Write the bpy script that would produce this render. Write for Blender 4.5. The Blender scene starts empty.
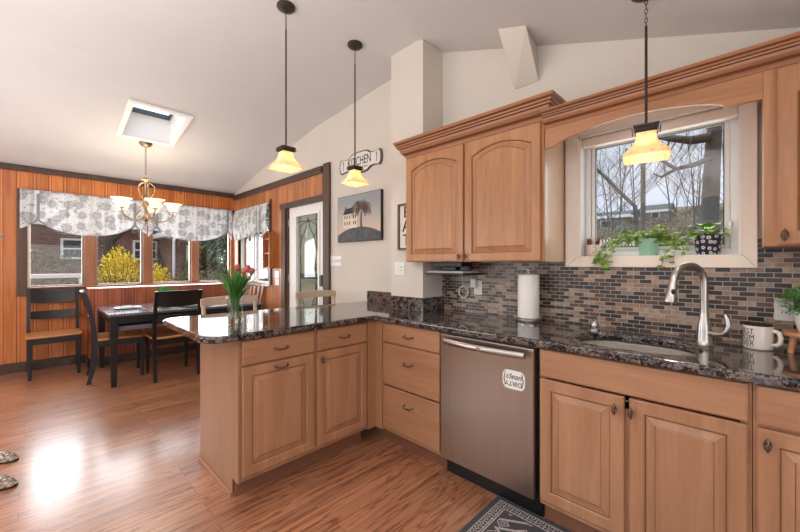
import bpy, bmesh, math, random
from mathutils import Vector, Matrix, noise
random.seed(7)
C = bpy.context.scene.collection
sc = bpy.context.scene
PI = math.pi
R = math.radians

# ------------------------------------------------------------------ camera, world, lights, exposure
cam_d = bpy.data.cameras.new('camera'); cam = bpy.data.objects.new('camera', cam_d); C.objects.link(cam)
cam.location = (1.947, -1.733, 1.284); cam.rotation_euler = (R(90), 0, R(44.415))
cam_d.sensor_width = 36; cam_d.lens = 357.25/800*36; cam_d.shift_y = -2.26/800
cam_d.clip_start = .05; cam_d.clip_end = 400
sc.camera = cam
sc.view_settings.view_transform = 'Standard'; sc.view_settings.look = 'None'
sc.view_settings.gamma = 1; sc.view_settings.exposure = 0.04; sc.view_settings.use_curve_mapping = False

W = bpy.data.worlds.new('sky'); sc.world = W; W.use_nodes = True
def setup_world():
    nt = W.node_tree; N = nt.nodes; L = nt.links; N.clear()
    out = N.new('ShaderNodeOutputWorld'); bg = N.new('ShaderNodeBackground'); L.new(bg.outputs[0], out.inputs[0])
    tc = N.new('ShaderNodeTexCoord'); sp = N.new('ShaderNodeSeparateXYZ'); L.new(tc.outputs['Generated'], sp.inputs[0])
    ns = N.new('ShaderNodeTexNoise'); ns.inputs['Scale'].default_value = 2.2; ns.inputs['Detail'].default_value = 5
    L.new(tc.outputs['Generated'], ns.inputs['Vector'])
    r = N.new('ShaderNodeValToRGB'); L.new(ns.outputs[0], r.inputs[0])
    r.color_ramp.elements[0].position = .38; r.color_ramp.elements[0].color = (.62, .70, .86, 1)
    r.color_ramp.elements[1].position = .68; r.color_ramp.elements[1].color = (.86, .89, .94, 1)
    mp = N.new('ShaderNodeMapRange'); L.new(sp.outputs[2], mp.inputs[0])
    mp.inputs[1].default_value = .72; mp.inputs[2].default_value = .97; mp.inputs[3].default_value = 1.08; mp.inputs[4].default_value = 8.0
    # brighter overcast towards -X, where the sun hides behind the clouds
    mx = N.new('ShaderNodeMapRange'); L.new(sp.outputs[0], mx.inputs[0])
    mx.inputs[1].default_value = -.55; mx.inputs[2].default_value = -.9; mx.inputs[3].default_value = 0; mx.inputs[4].default_value = 2.4
    ad = N.new('ShaderNodeMath'); ad.operation = 'ADD'; L.new(mp.outputs[0], ad.inputs[0]); L.new(mx.outputs[0], ad.inputs[1])
    L.new(r.outputs[0], bg.inputs[0]); L.new(ad.outputs[0], bg.inputs[1])
setup_world()

def area(name, loc, rot, sx, sy, power, col=(1, 1, 1), spread=180):
    d = bpy.data.lights.new(name, 'AREA'); d.shape = 'RECTANGLE'; d.size = sx; d.size_y = sy; d.energy = power; d.color = col
    d.spread = R(spread)
    o = bpy.data.objects.new(name, d); C.objects.link(o); o.location = loc; o.rotation_euler = rot; return o
# added unseen fill lamps, then daylight through the dining and sink windows
area('fill_bounce_kitchen', (1.2, -2.9, 1.75), (R(180), 0, 0), 2.8, 1.8, 128, (1, .985, .97))  # added lamp aimed up, its ceiling bounce fills the kitchen
area('fill_bounce_dining', (-1.9, -2.6, 1.0), (R(180), 0, 0), 2.4, 1.6, 20, (1, .98, .96))  # added up-facing fill for the dining side
area('fill_back', (0.2, -4.05, 1.2), (R(90), 0, 0), 4.2, 1.5, 10, (1, .98, .95))  # added fill panel at an invented back opening
area('fill_south', (-2.4, -3.98, 1.45), (R(72), 0, 0), 2.3, 1.6, 42, (1, .98, .96))  # added to brighten the dining floor, no known window there
area('fill_right', (3.15, -1.9, 1.25), (R(90), 0, R(90)), 2.4, 1.1, 12, (1, .97, .93))  # added side fill at an invented window
area('daylight_dining', (-4.44, -.6, 1.56), (R(90), 0, R(-90)), 2.35, 1.1, 68, (.96, .98, 1))
area('daylight_sink', (1.56, .86, 1.69), (R(90), 0, R(180)),   .66, .6, 3, (.95, .97, 1))

# ------------------------------------------------------------------ materials
def nmat(name):
    m = bpy.data.materials.new(name); m.use_nodes = True; nt = m.node_tree; nt.nodes.clear()
    out = nt.nodes.new('ShaderNodeOutputMaterial'); b = nt.nodes.new('ShaderNodeBsdfPrincipled'); nt.links.new(b.outputs[0], out.inputs[0])
    return m, nt, b, out
def rgb(r, g, b): # sRGB 0-255 to linear
    f = lambda c: (c/255/12.92) if c/255 <= .04045 else ((c/255+.055)/1.055)**2.4
    return (f(r), f(g), f(b), 1)
def plain(name, col, rough=.5, metal=0, coat=0, emit=None, es=0, vary=.06, scale=8, bump=0, trans=0):
    m, nt, b, o = nmat(name); N = nt.nodes; L = nt.links
    b.inputs['Roughness'].default_value = rough; b.inputs['Metallic'].default_value = metal; b.inputs['Coat Weight'].default_value = coat
    tc = N.new('ShaderNodeTexCoord'); ns = N.new('ShaderNodeTexNoise'); ns.inputs['Scale'].default_value = scale; ns.inputs['Detail'].default_value = 4
    L.new(tc.outputs['Object'], ns.inputs['Vector'])
    r = N.new('ShaderNodeValToRGB'); L.new(ns.outputs[0], r.inputs[0])
    r.color_ramp.elements[0].position = .3; r.color_ramp.elements[1].position = .7
    r.color_ramp.elements[0].color = tuple(c*(1-vary) for c in col[:3])+(1,); r.color_ramp.elements[1].color = tuple(min(1, c*(1+vary)) for c in col[:3])+(1,)
    L.new(r.outputs[0], b.inputs['Base Color'])
    if emit: b.inputs['Emission Color'].default_value = emit; b.inputs['Emission Strength'].default_value = es
    if bump:
        bp = N.new('ShaderNodeBump'); bp.inputs['Strength'].default_value = bump; bp.inputs['Distance'].default_value = .01
        L.new(ns.outputs[0], bp.inputs['Height']); L.new(bp.outputs[0], b.inputs['Normal'])
    return m
def mapping(nt, scale, coord='Object', rot=(0, 0, 0), loc=(0, 0, 0)):
    tc = nt.nodes.new('ShaderNodeTexCoord'); mp = nt.nodes.new('ShaderNodeMapping'); mp.inputs['Scale'].default_value = scale
    mp.inputs['Rotation'].default_value = rot; mp.inputs['Location'].default_value = loc
    nt.links.new(tc.outputs[coord], mp.inputs[0]); return mp
def ramp(nt, src, stops, const=False):
    r = nt.nodes.new('ShaderNodeValToRGB'); nt.links.new(src, r.inputs[0]); e = r.color_ramp.elements
    while len(e) < len(stops): e.new(.5)
    for i, (p, c) in enumerate(stops): e[i].position = p; e[i].color = c if len(c) == 4 else c+(1,)
    if const: r.color_ramp.interpolation = 'CONSTANT'
    return r
def wood(name, c1, c2, axis='z', rough=.38, coat=.1, grain=1.0, knots=False, contrast=1):
    m, nt, b, o = nmat(name); N = nt.nodes; L = nt.links
    s = {'z': (9, 9, .8), 'x': (.8, 9, 9), 'y': (9, .8, 9)}[axis]
    mp = mapping(nt, tuple(k*grain for k in s))
    n1 = N.new('ShaderNodeTexNoise'); n1.inputs['Scale'].default_value = 1.2; n1.inputs['Detail'].default_value = 6; n1.inputs['Distortion'].default_value = 1.2
    L.new(mp.outputs[0], n1.inputs['Vector'])
    mp2 = mapping(nt, tuple(k*7*grain for k in s)); n2 = N.new('ShaderNodeTexNoise'); n2.inputs['Scale'].default_value = 1.5; n2.inputs['Detail'].default_value = 3
    L.new(mp2.outputs[0], n2.inputs['Vector'])
    mx = N.new('ShaderNodeMath'); mx.operation = 'MULTIPLY_ADD'; L.new(n2.outputs[0], mx.inputs[0]); mx.inputs[1].default_value = .35; L.new(n1.outputs[0], mx.inputs[2])
    r = ramp(nt, mx.outputs[0], [(.42, c1), (.92, c2)])
    L.new(r.outputs[0], b.inputs['Base Color']); b.inputs['Roughness'].default_value = rough; b.inputs['Coat Weight'].default_value = coat; b.inputs['Coat Roughness'].default_value = .25
    return m
M = {}
mA, mB = rgb(154, 109, 78), rgb(181, 134, 101)
M['maple_z'] = wood('maple_z', mA, mB, 'z'); M['maple_x'] = wood('maple_x', mA, mB, 'x'); M['maple_y'] = wood('maple_y', mA, mB, 'y')
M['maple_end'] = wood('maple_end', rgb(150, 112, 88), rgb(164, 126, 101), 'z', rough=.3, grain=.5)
hA, hB = rgb(158, 106, 66), rgb(188, 136, 92)
M['honey_z'] = wood('honey_z', hA, hB, 'z'); M['honey_x'] = wood('honey_x', hA, hB, 'x')
M['crown'] = wood('crown_wood', rgb(136, 84, 50), rgb(168, 110, 70), 'x')
M['glaze'] = plain('brown_glaze', rgb(104, 66, 44), .5)
M['toe'] = plain('toe_kick', rgb(126, 84, 64), .55)
M['carcass'] = plain('carcass', rgb(120, 78, 54), .5)
M['dark_trim'] = wood('dark_trim', rgb(60, 42, 34), rgb(88, 66, 54), 'x', rough=.55, coat=0)
M['dark_trim_z'] = wood('dark_trim_z', rgb(66, 46, 36), rgb(96, 72, 58), 'z', rough=.55, coat=0)
M['shelf_pine'] = wood('shelf_pine', rgb(150, 82, 42), rgb(196, 124, 70), 'z', grain=1.5)
M['post_pine'] = wood('post_pine', rgb(124, 80, 56), rgb(164, 108, 76), 'z', grain=1.2)
M['beige_wood'] = wood('beige_wood', rgb(176, 154, 134), rgb(204, 184, 164), 'y', rough=.5, coat=0)
M['seat_wood'] = wood('seat_wood', rgb(158, 102, 60), rgb(206, 148, 92), 'x', rough=.3, coat=.3)
M['red_wood'] = wood('red_wood', rgb(128, 70, 50), rgb(176, 112, 86), 'z', rough=.3, coat=.3)
M['black_wood'] = plain('black_painted_wood', rgb(16, 15, 16), .4, coat=.1)
M['table_top'] = plain('table_top_glare', rgb(104, 106, 114), .22, coat=.6)  # dark top and shelf lightened to grey, sky glare put into the colour
M['white'] = plain('white_paint', rgb(232, 230, 226), .45, vary=.02)
M['cream'] = plain('cream_paint', rgb(230, 218, 206), .42, vary=.02)
M['wall'] = plain('greige_wall_paint', rgb(208, 199, 188), .7, vary=.02, scale=3, bump=.02)
M['ceiling'] = plain('ceiling_paint', rgb(208, 205, 203), .8, vary=.015, scale=3)
M['plastic'] = plain('white_plastic', rgb(228, 226, 222), .35, vary=.01)
M['black_plastic'] = plain('black_plastic', rgb(14, 14, 15), .4)
M['grey_plastic'] = plain('grey_plastic', rgb(176, 178, 182), .3)
M['bronze'] = plain('bronze_metal', rgb(78, 62, 54), .38, metal=.8)
M['iron'] = plain('dark_iron', rgb(60, 52, 47), .5, metal=.5)
M['pewter'] = plain('pewter', rgb(120, 104, 92), .3, metal=.9)
M['nickel'] = plain('brushed_nickel', rgb(186, 182, 178), .28, metal=1)
M['champagne'] = plain('champagne_metal', rgb(150, 130, 106), .3, metal=.85)
M['paper'] = plain('paper_towel', rgb(238, 236, 232), .85, vary=.02, scale=60, bump=.15)
M['pot_green'] = plain('mint_glaze', rgb(150, 196, 170), .35, vary=.04)
M['pot_cream'] = plain('cream_ceramic', rgb(226, 210, 192), .35, vary=.04)
M['mug'] = plain('mug_ceramic', rgb(226, 214, 202), .28, coat=.4, vary=.02)
M['soil'] = plain('soil', rgb(50, 34, 26), .9, vary=.4, scale=150, bump=.4)
M['leaf'] = plain('leaf_green', rgb(128, 176, 56), .45, vary=.35, scale=30)
M['leaf_ivy'] = plain('ivy_green', rgb(140, 172, 80), .45, vary=.45, scale=26)
M['leaf_bush'] = plain('bush_green', rgb(84, 128, 74), .5, vary=.4, scale=60)
M['leaf_tulip'] = plain('tulip_green', rgb(74, 128, 58), .4, vary=.3, scale=18)
M['stem'] = plain('stem_green', rgb(110, 140, 84), .5)
M['vine'] = plain('vine_brown', rgb(96, 92, 50), .6)
M['tulip'] = plain('tulip_petal', rgb(182, 92, 92), .45, vary=.2, scale=40)
M['tulip2'] = plain('tulip_orange_petal', rgb(206, 124, 92), .45, vary=.2, scale=40)
M['leaf_red'] = plain('red_leaf', rgb(126, 46, 48), .5, vary=.3, scale=60)
M['ink'] = plain('black_ink', rgb(34, 30, 30), .6)
M['sign_white'] = plain('sign_face', rgb(218, 212, 206), .6, vary=.05)
M['sign_brown'] = plain('sign_rim', rgb(92, 76, 64), .6)
M['amber_frame'] = M['iron']

def m_steel():
    m, nt, b, o = nmat('stainless_steel'); N = nt.nodes; L = nt.links
    mp = mapping(nt, (90, 90, .8)); n = N.new('ShaderNodeTexNoise'); n.inputs['Scale'].default_value = 3; n.inputs['Detail'].default_value = 2
    L.new(mp.outputs[0], n.inputs['Vector'])
    r = ramp(nt, n.outputs[0], [(.3, rgb(160, 147, 136)), (.7, rgb(168, 155, 144))]); L.new(r.outputs[0], b.inputs['Base Color'])
    b.inputs['Metallic'].default_value = 1; b.inputs['Roughness'].default_value = .32; b.inputs['Anisotropic'].default_value = .7
    tg = N.new('ShaderNodeTangent'); tg.direction_type = 'RADIAL'; tg.axis = 'Z'; L.new(tg.outputs[0], b.inputs['Tangent'])
    return m
M['steel'] = m_steel()
M['steel_sink'] = plain('sink_steel', rgb(214, 208, 200), .38, metal=.85, vary=.05, scale=40)

def m_granite():
    m, nt, b, o = nmat('granite'); N = nt.nodes; L = nt.links
    mp = mapping(nt, (1, 1, 1))
    v = N.new('ShaderNodeTexVoronoi'); v.inputs['Scale'].default_value = 150; L.new(mp.outputs[0], v.inputs['Vector'])
    bw = N.new('ShaderNodeSeparateColor'); L.new(v.outputs['Color'], bw.inputs[0])
    n = N.new('ShaderNodeTexNoise'); n.inputs['Scale'].default_value = 24; n.inputs['Detail'].default_value = 6; n.inputs['Distortion'].default_value = .6; L.new(mp.outputs[0], n.inputs['Vector'])
    mm = N.new('ShaderNodeMath'); mm.operation = 'MULTIPLY_ADD'; L.new(bw.outputs[0], mm.inputs[0]); mm.inputs[1].default_value = .30; L.new(n.outputs[0], mm.inputs[2])
    r = ramp(nt, mm.outputs[0], [(.52, rgb(16, 16, 18)), (.60, rgb(36, 35, 38)), (.68, rgb(88, 80, 76)), (.76, rgb(130, 116, 106)), (.86, rgb(70, 78, 90))])
    L.new(r.outputs[0], b.inputs['Base Color']); b.inputs['Roughness'].default_value = .07; b.inputs['Coat Weight'].default_value = .3; b.inputs['Coat Roughness'].default_value = .03; b.inputs['IOR'].default_value = 1.55
    return m
M['granite'] = m_granite()

def m_floor():
    m, nt, b, o = nmat('oak_planks'); N = nt.nodes; L = nt.links
    mp = mapping(nt, (1, 1, 1), rot=(0, 0, R(90)))
    br = N.new('ShaderNodeTexBrick'); br.inputs['Scale'].default_value = 1; br.inputs['Brick Width'].default_value = 1.1; br.inputs['Row Height'].default_value = .082
    br.inputs['Mortar Size'].default_value = .0012; br.inputs['Color1'].default_value = (0, 0, 0, 1); br.inputs['Color2'].default_value = (1, 1, 1, 1); br.inputs['Mortar'].default_value = (.5, .5, .5, 1)
    br.offset = .37; br.offset_frequency = 3
    L.new(mp.outputs[0], br.inputs['Vector'])
    # grain, shifted by the plank's own random value
    mp2 = mapping(nt, (14, 1.1, 1)); ad = N.new('ShaderNodeVectorMath'); ad.operation = 'MULTIPLY_ADD'
    L.new(br.outputs['Color'], ad.inputs[0]); ad.inputs[1].default_value = (37, 19, 5); L.new(mp2.outputs[0], ad.inputs[2])
    n1 = N.new('ShaderNodeTexNoise'); n1.inputs['Scale'].default_value = 1.1; n1.inputs['Detail'].default_value = 5; n1.inputs['Distortion'].default_value = 1.6; L.new(ad.outputs[0], n1.inputs['Vector'])
    wv = N.new('ShaderNodeMath'); wv.operation = 'MULTIPLY'; L.new(n1.outputs[0], wv.inputs[0]); wv.inputs[1].default_value = 26
    sn = N.new('ShaderNodeMath'); sn.operation = 'SINE'; L.new(wv.outputs[0], sn.inputs[0])
    r = ramp(nt, sn.outputs[0], [(0, rgb(178, 124, 92)), (.75, rgb(164, 108, 76)), (1, rgb(130, 80, 54))])
    rp = ramp(nt, br.outputs['Color'], [(0, (.80, .80, .80, 1)), (1, (1.08, 1.06, 1.04, 1))])
    mu = N.new('ShaderNodeMix'); mu.data_type = 'RGBA'; mu.blend_type = 'MULTIPLY'; mu.inputs[0].default_value = 1; L.new(r.outputs[0], mu.inputs[6]); L.new(rp.outputs[0], mu.inputs[7])
    md = N.new('ShaderNodeMix'); md.data_type = 'RGBA'; L.new(br.outputs['Fac'], md.inputs[0]); L.new(mu.outputs[2], md.inputs[6]); md.inputs[7].default_value = rgb(96, 58, 40)
    L.new(md.outputs[2], b.inputs['Base Color']); b.inputs['Roughness'].default_value = .34; b.inputs['Specular IOR Level'].default_value = .8
    b.inputs['Coat Weight'].default_value = .8; b.inputs['Coat Roughness'].default_value = .2
    bp = N.new('ShaderNodeBump'); bp.inputs['Strength'].default_value = .12; bp.inputs['Distance'].default_value = .002; L.new(sn.outputs[0], bp.inputs['Height']); L.new(bp.outputs[0], b.inputs['Normal'])
    return m
M['floor'] = m_floor()

def m_pine(name, horiz, c1, c2, dark, tint):
    """vertical tongue-and-groove knotty pine; horiz = world axis along the wall ('x' or 'y')"""
    m, nt, b, o = nmat(name); N = nt.nodes; L = nt.links
    tc = N.new('ShaderNodeTexCoord'); sp = N.new('ShaderNodeSeparateXYZ'); L.new(tc.outputs['Object'], sp.inputs[0])
    cb = N.new('ShaderNodeCombineXYZ'); L.new(sp.outputs[2], cb.inputs[0]); L.new(sp.outputs[0 if horiz == 'x' else 1], cb.inputs[1])
    br = N.new('ShaderNodeTexBrick'); br.inputs['Scale'].default_value = 1; br.inputs['Brick Width'].default_value = 30; br.inputs['Row Height'].default_value = .135
    br.inputs['Mortar Size'].default_value = .008; br.inputs['Mortar Smooth'].default_value = .8; br.inputs['Color1'].default_value = (0, 0, 0, 1); br.inputs['Color2'].default_value = (1, 1, 1, 1); br.inputs['Mortar'].default_value = (.5, .5, .5, 1)
    L.new(cb.outputs[0], br.inputs['Vector'])
    st = N.new('ShaderNodeVectorMath'); st.operation = 'MULTIPLY'; L.new(cb.outputs[0], st.inputs[0]); st.inputs[1].default_value = (1.2, 13, 1)
    ad = N.new('ShaderNodeVectorMath'); ad.operation = 'MULTIPLY_ADD'; L.new(br.outputs['Color'], ad.inputs[0]); ad.inputs[1].default_value = (31, 17, 9); L.new(st.outputs[0], ad.inputs[2])
    n1 = N.new('ShaderNodeTexNoise'); n1.inputs['Scale'].default_value = 1.3; n1.inputs['Detail'].default_value = 4; n1.inputs['Distortion'].default_value = .8; L.new(ad.outputs[0], n1.inputs['Vector'])
    r = ramp(nt, n1.outputs[0], [(.3, c1), (.7, c2)])
    kv = N.new('ShaderNodeTexVoronoi'); kv.inputs['Scale'].default_value = 3.4; kv.inputs['Randomness'].default_value = 1
    ks = N.new('ShaderNodeVectorMath'); ks.operation = 'MULTIPLY'; L.new(cb.outputs[0], ks.inputs[0]); ks.inputs[1].default_value = (.8, 1.2, 1); L.new(ks.outputs[0], kv.inputs['Vector'])
    kr = ramp(nt, kv.outputs['Distance'], [(.035, (1, 1, 1, 1)), (.1, (0, 0, 0, 1))])
    mk = N.new('ShaderNodeMix'); mk.data_type = 'RGBA'; L.new(kr.outputs[0], mk.inputs[0]); L.new(r.outputs[0], mk.inputs[6]); mk.inputs[7].default_value = dark
    rp = ramp(nt, br.outputs['Color'], [(0, (.78, .74, .72, 1)), (1, (1.1, 1.08, 1.05, 1))])
    mu = N.new('ShaderNodeMix'); mu.data_type = 'RGBA'; mu.blend_type = 'MULTIPLY'; mu.inputs[0].default_value = 1; L.new(mk.outputs[2], mu.inputs[6]); L.new(rp.outputs[0], mu.inputs[7])
    def mt(op, p, q):
        n = N.new('ShaderNodeMath'); n.operation = op
        for i, v in enumerate((p, q)):
            if v is None: continue
            if isinstance(v, (int, float)): n.inputs[i].default_value = v
            else: L.new(v, n.inputs[i])
        return n.outputs[0]
    f = mt('FRACT', mt('DIVIDE', sp.outputs[0 if horiz == 'x' else 1], .135), None)
    bead = mt('MULTIPLY', mt('GREATER_THAN', f, .06), mt('LESS_THAN', f, .19))
    gro = mt('MAXIMUM', mt('LESS_THAN', f, .055 if horiz == 'y' else .10), mt('MULTIPLY', mt('GREATER_THAN', f, .185), mt('LESS_THAN', f, .225)))
    bd = N.new('ShaderNodeMix'); bd.data_type = 'RGBA'; L.new(mt('MULTIPLY', bead, .55 if horiz == 'y' else .9), bd.inputs[0]); L.new(mu.outputs[2], bd.inputs[6]); bd.inputs[7].default_value = tuple(min(1, k*1.25) for k in c2[:3])+(1,)
    md = N.new('ShaderNodeMix'); md.data_type = 'RGBA'; L.new(mt('MULTIPLY', gro, .85), md.inputs[0]); L.new(bd.outputs[2], md.inputs[6]); md.inputs[7].default_value = dark
    L.new(md.outputs[2], b.inputs['Base Color']); b.inputs['Roughness'].default_value = .42; b.inputs['Coat Weight'].default_value = .15
    bp = N.new('ShaderNodeBump'); bp.invert = True; bp.inputs['Strength'].default_value = .6; bp.inputs['Distance'].default_value = .008; L.new(gro, bp.inputs['Height']); L.new(bp.outputs[0], b.inputs['Normal'])
    return m
M['pine_y'] = m_pine('knotty_pine', 'y', rgb(170, 90, 36), rgb(208, 126, 60), rgb(88, 42, 18), 1)
M['pine_x'] = m_pine('knotty_pine_door_wall', 'x', rgb(160, 92, 50), rgb(204, 138, 88), rgb(90, 48, 26), 1)
M['pine_red'] = m_pine('redwood_planks', 'y', rgb(132, 66, 42), rgb(178, 100, 70), rgb(70, 32, 20), 1)

def m_tile():
    m, nt, b, o = nmat('mosaic_tile'); N = nt.nodes; L = nt.links
    tc = N.new('ShaderNodeTexCoord'); sp = N.new('ShaderNodeSeparateXYZ'); L.new(tc.outputs['Object'], sp.inputs[0])
    cb = N.new('ShaderNodeCombineXYZ'); L.new(sp.outputs[0], cb.inputs[0]); L.new(sp.outputs[2], cb.inputs[1])
    br = N.new('ShaderNodeTexBrick'); br.inputs['Scale'].default_value = 1; br.inputs['Brick Width'].default_value = .057; br.inputs['Row Height'].default_value = .0226
    br.inputs['Mortar Size'].default_value = .0016; br.inputs['Mortar Smooth'].default_value = .1; br.inputs['Color1'].default_value = (0, 0, 0, 1); br.inputs['Color2'].default_value = (1, 1, 1, 1)
    br.inputs['Mortar'].default_value = (.5, .5, .5, 1); L.new(cb.outputs[0], br.inputs['Vector'])
    pal = ramp(nt, br.outputs['Color'], [(0, rgb(42, 38, 38)), (.32, rgb(88, 64, 50)), (.48, rgb(142, 120, 104)), (.68, rgb(60, 50, 46)), (.82, rgb(164, 142, 124))], const=True)
    n = N.new('ShaderNodeTexNoise'); n.inputs['Scale'].default_value = 38; n.inputs['Detail'].default_value = 3; L.new(tc.outputs['Object'], n.inputs['Vector'])
    nr = ramp(nt, n.outputs[0], [(.35, (.78, .76, .74, 1)), (.65, (1.22, 1.18, 1.15, 1))])
    mu = N.new('ShaderNodeMix'); mu.data_type = 'RGBA'; mu.blend_type = 'MULTIPLY'; mu.inputs[0].default_value = 1; L.new(pal.outputs[0], mu.inputs[6]); L.new(nr.outputs[0], mu.inputs[7])
    md = N.new('ShaderNodeMix'); md.data_type = 'RGBA'; L.new(br.outputs['Fac'], md.inputs[0]); L.new(mu.outputs[2], md.inputs[6]); md.inputs[7].default_value = rgb(176, 162, 148)
    L.new(md.outputs[2], b.inputs['Base Color']); b.inputs['Roughness'].default_value = .3
    bp = N.new('ShaderNodeBump'); bp.invert = True; bp.inputs['Strength'].default_value = .5; bp.inputs['Distance'].default_value = .002; L.new(br.outputs['Fac'], bp.inputs['Height']); L.new(bp.outputs[0], b.inputs['Normal'])
    return m
M['tile'] = m_tile()

def m_glass(name='window_glass', tint=(1, 1, 1, 1), refl=1.45):
    m = bpy.data.materials.new(name); m.use_nodes = True; nt = m.node_tree; N = nt.nodes; L = nt.links; N.clear()
    out = N.new('ShaderNodeOutputMaterial'); tr = N.new('ShaderNodeBsdfTransparent'); tr.inputs[0].default_value = tint
    gl = N.new('ShaderNodeBsdfGlossy'); gl.inputs['Roughness'].default_value = .01; ge = N.new('ShaderNodeNewGeometry')
    dt = N.new('ShaderNodeVectorMath'); dt.operation = 'DOT_PRODUCT'; L.new(ge.outputs['Normal'], dt.inputs[0]); L.new(ge.outputs['Incoming'], dt.inputs[1])
    def mt(op, a, b):
        n = N.new('ShaderNodeMath'); n.operation = op; L.new(a, n.inputs[0]) if not isinstance(a, (int, float)) else setattr(n.inputs[0], 'default_value', a)
        if b is not None: L.new(b, n.inputs[1]) if not isinstance(b, (int, float)) else setattr(n.inputs[1], 'default_value', b)
        return n.outputs[0]
    r0 = ((refl-1)/(refl+1))**2   # Schlick, the same from both sides of a thin pane
    fac = mt('ADD', mt('MULTIPLY', mt('POWER', mt('SUBTRACT', 1.0, mt('ABSOLUTE', dt.outputs['Value'], None)), 5.0), 1-r0), r0)
    mx = N.new('ShaderNodeMixShader'); L.new(fac, mx.inputs[0]); L.new(tr.outputs[0], mx.inputs[1]); L.new(gl.outputs[0], mx.inputs[2]); L.new(mx.outputs[0], out.inputs[0])
    return m
M['glass'] = m_glass(); M['vase_glass'] = m_glass('vase_glass', (.93, .95, .93, 1), 1.5)
M['water'] = m_glass('vase_water', (.9, .93, .88, 1), 1.33)

def m_amber():
    m, nt, b, o = nmat('amber_glass'); N = nt.nodes; L = nt.links
    tc = N.new('ShaderNodeTexCoord'); n = N.new('ShaderNodeTexNoise'); n.inputs['Scale'].default_value = 14; n.inputs['Detail'].default_value = 5; n.inputs['Distortion'].default_value = 2; L.new(tc.outputs['Object'], n.inputs['Vector'])
    r = ramp(nt, n.outputs[0], [(.35, rgb(240, 208, 158)), (.55, rgb(248, 230, 200)), (.75, rgb(200, 146, 96))])
    L.new(r.outputs[0], b.inputs['Base Color']); L.new(r.outputs[0], b.inputs['Emission Color']); b.inputs['Emission Strength'].default_value = .12
    b.inputs['Roughness'].default_value = .3
    tl = N.new('ShaderNodeBsdfTranslucent'); L.new(r.outputs[0], tl.inputs[0]); mx = N.new('ShaderNodeMixShader'); mx.inputs[0].default_value = .55
    L.new(b.outputs[0], mx.inputs[1]); L.new(tl.outputs[0], mx.inputs[2]); L.new(mx.outputs[0], o.inputs[0])
    return m
M['amber'] = m_amber()
M['bulb'] = plain('warm_bulb', (1, .9, .7, 1), .3, emit=(1, .84, .55, 1), es=9)
M['chand_glass'] = plain('chandelier_glass', rgb(246, 226, 190), .3, emit=(1, .86, .62, 1), es=.85, vary=.05)

def m_fabric():
    m, nt, b, o = nmat('floral_valance'); N = nt.nodes; L = nt.links
    tc = N.new('ShaderNodeTexCoord'); sp = N.new('ShaderNodeSeparateXYZ'); L.new(tc.outputs['Object'], sp.inputs[0])
    su = N.new('ShaderNodeMath'); su.operation = 'ADD'; L.new(sp.outputs[0], su.inputs[0]); L.new(sp.outputs[1], su.inputs[1])
    cb = N.new('ShaderNodeCombineXYZ'); L.new(su.outputs[0], cb.inputs[0]); L.new(sp.outputs[2], cb.inputs[1])
    ns = N.new('ShaderNodeTexNoise'); ns.inputs['Scale'].default_value = 14; L.new(cb.outputs[0], ns.inputs['Vector'])
    ad = N.new('ShaderNodeVectorMath'); ad.operation = 'MULTIPLY_ADD'; L.new(ns.outputs['Color'], ad.inputs[0]); ad.inputs[1].default_value = (.05, .05, 0); L.new(cb.outputs[0], ad.inputs[2])
    v = N.new('ShaderNodeTexVoronoi'); v.inputs['Scale'].default_value = 7.5; v.inputs['Randomness'].default_value = .8; v.voronoi_dimensions = '2D'; L.new(ad.outputs[0], v.inputs['Vector'])
    v2 = N.new('ShaderNodeTexVoronoi'); v2.inputs['Scale'].default_value = 46; v2.voronoi_dimensions = '2D'; v2.feature = 'DISTANCE_TO_EDGE'; L.new(ad.outputs[0], v2.inputs['Vector'])
    big = ramp(nt, v.outputs['Distance'], [(.22, (.45, .45, .45, 1)), (.23, (.9, .9, .9, 1)), (.27, (.45, .45, .45, 1)), (.30, (.5, .5, .5, 1)), (.335, (.9, .9, .9, 1)), (.36, (0, 0, 0, 1)), (.41, (0, 0, 0, 1)), (.43, (.6, .6, .6, 1)), (.46, (.0, .0, .0, 1))])
    sm = ramp(nt, v2.outputs[0], [(.04, (0, 0, 0, 1)), (.09, (1, 1, 1, 1))])
    f = N.new('ShaderNodeMath'); f.operation = 'MULTIPLY'; L.new(big.outputs[0], f.inputs[0]); L.new(sm.outputs[0], f.inputs[1])
    n3 = N.new('ShaderNodeTexNoise'); n3.inputs['Scale'].default_value = 30; n3.inputs['Detail'].default_value = 4; L.new(cb.outputs[0], n3.inputs['Vector'])
    n3r = ramp(nt, n3.outputs[0], [(.58, (0, 0, 0, 1)), (.62, (.5, .5, .5, 1))])
    f2 = N.new('ShaderNodeMath'); f2.operation = 'MAXIMUM'; L.new(f.outputs[0], f2.inputs[0]); L.new(n3r.outputs[0], f2.inputs[1])
    c = N.new('ShaderNodeMix'); c.data_type = 'RGBA'; L.new(f2.outputs[0], c.inputs[0]); c.inputs[6].default_value = rgb(228, 229, 230); c.inputs[7].default_value = rgb(96, 98, 108)
    L.new(c.outputs[2], b.inputs['Base Color']); b.inputs['Roughness'].default_value = .85
    tl = N.new('ShaderNodeBsdfTranslucent'); L.new(c.outputs[2], tl.inputs[0]); mx = N.new('ShaderNodeMixShader'); mx.inputs[0].default_value = .28
    L.new(b.outputs[0], mx.inputs[1]); L.new(tl.outputs[0], mx.inputs[2]); L.new(mx.outputs[0], o.inputs[0])
    return m
M['fabric'] = m_fabric()
M['tie'] = plain('grey_tie', rgb(138, 140, 148), .8)

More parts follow.
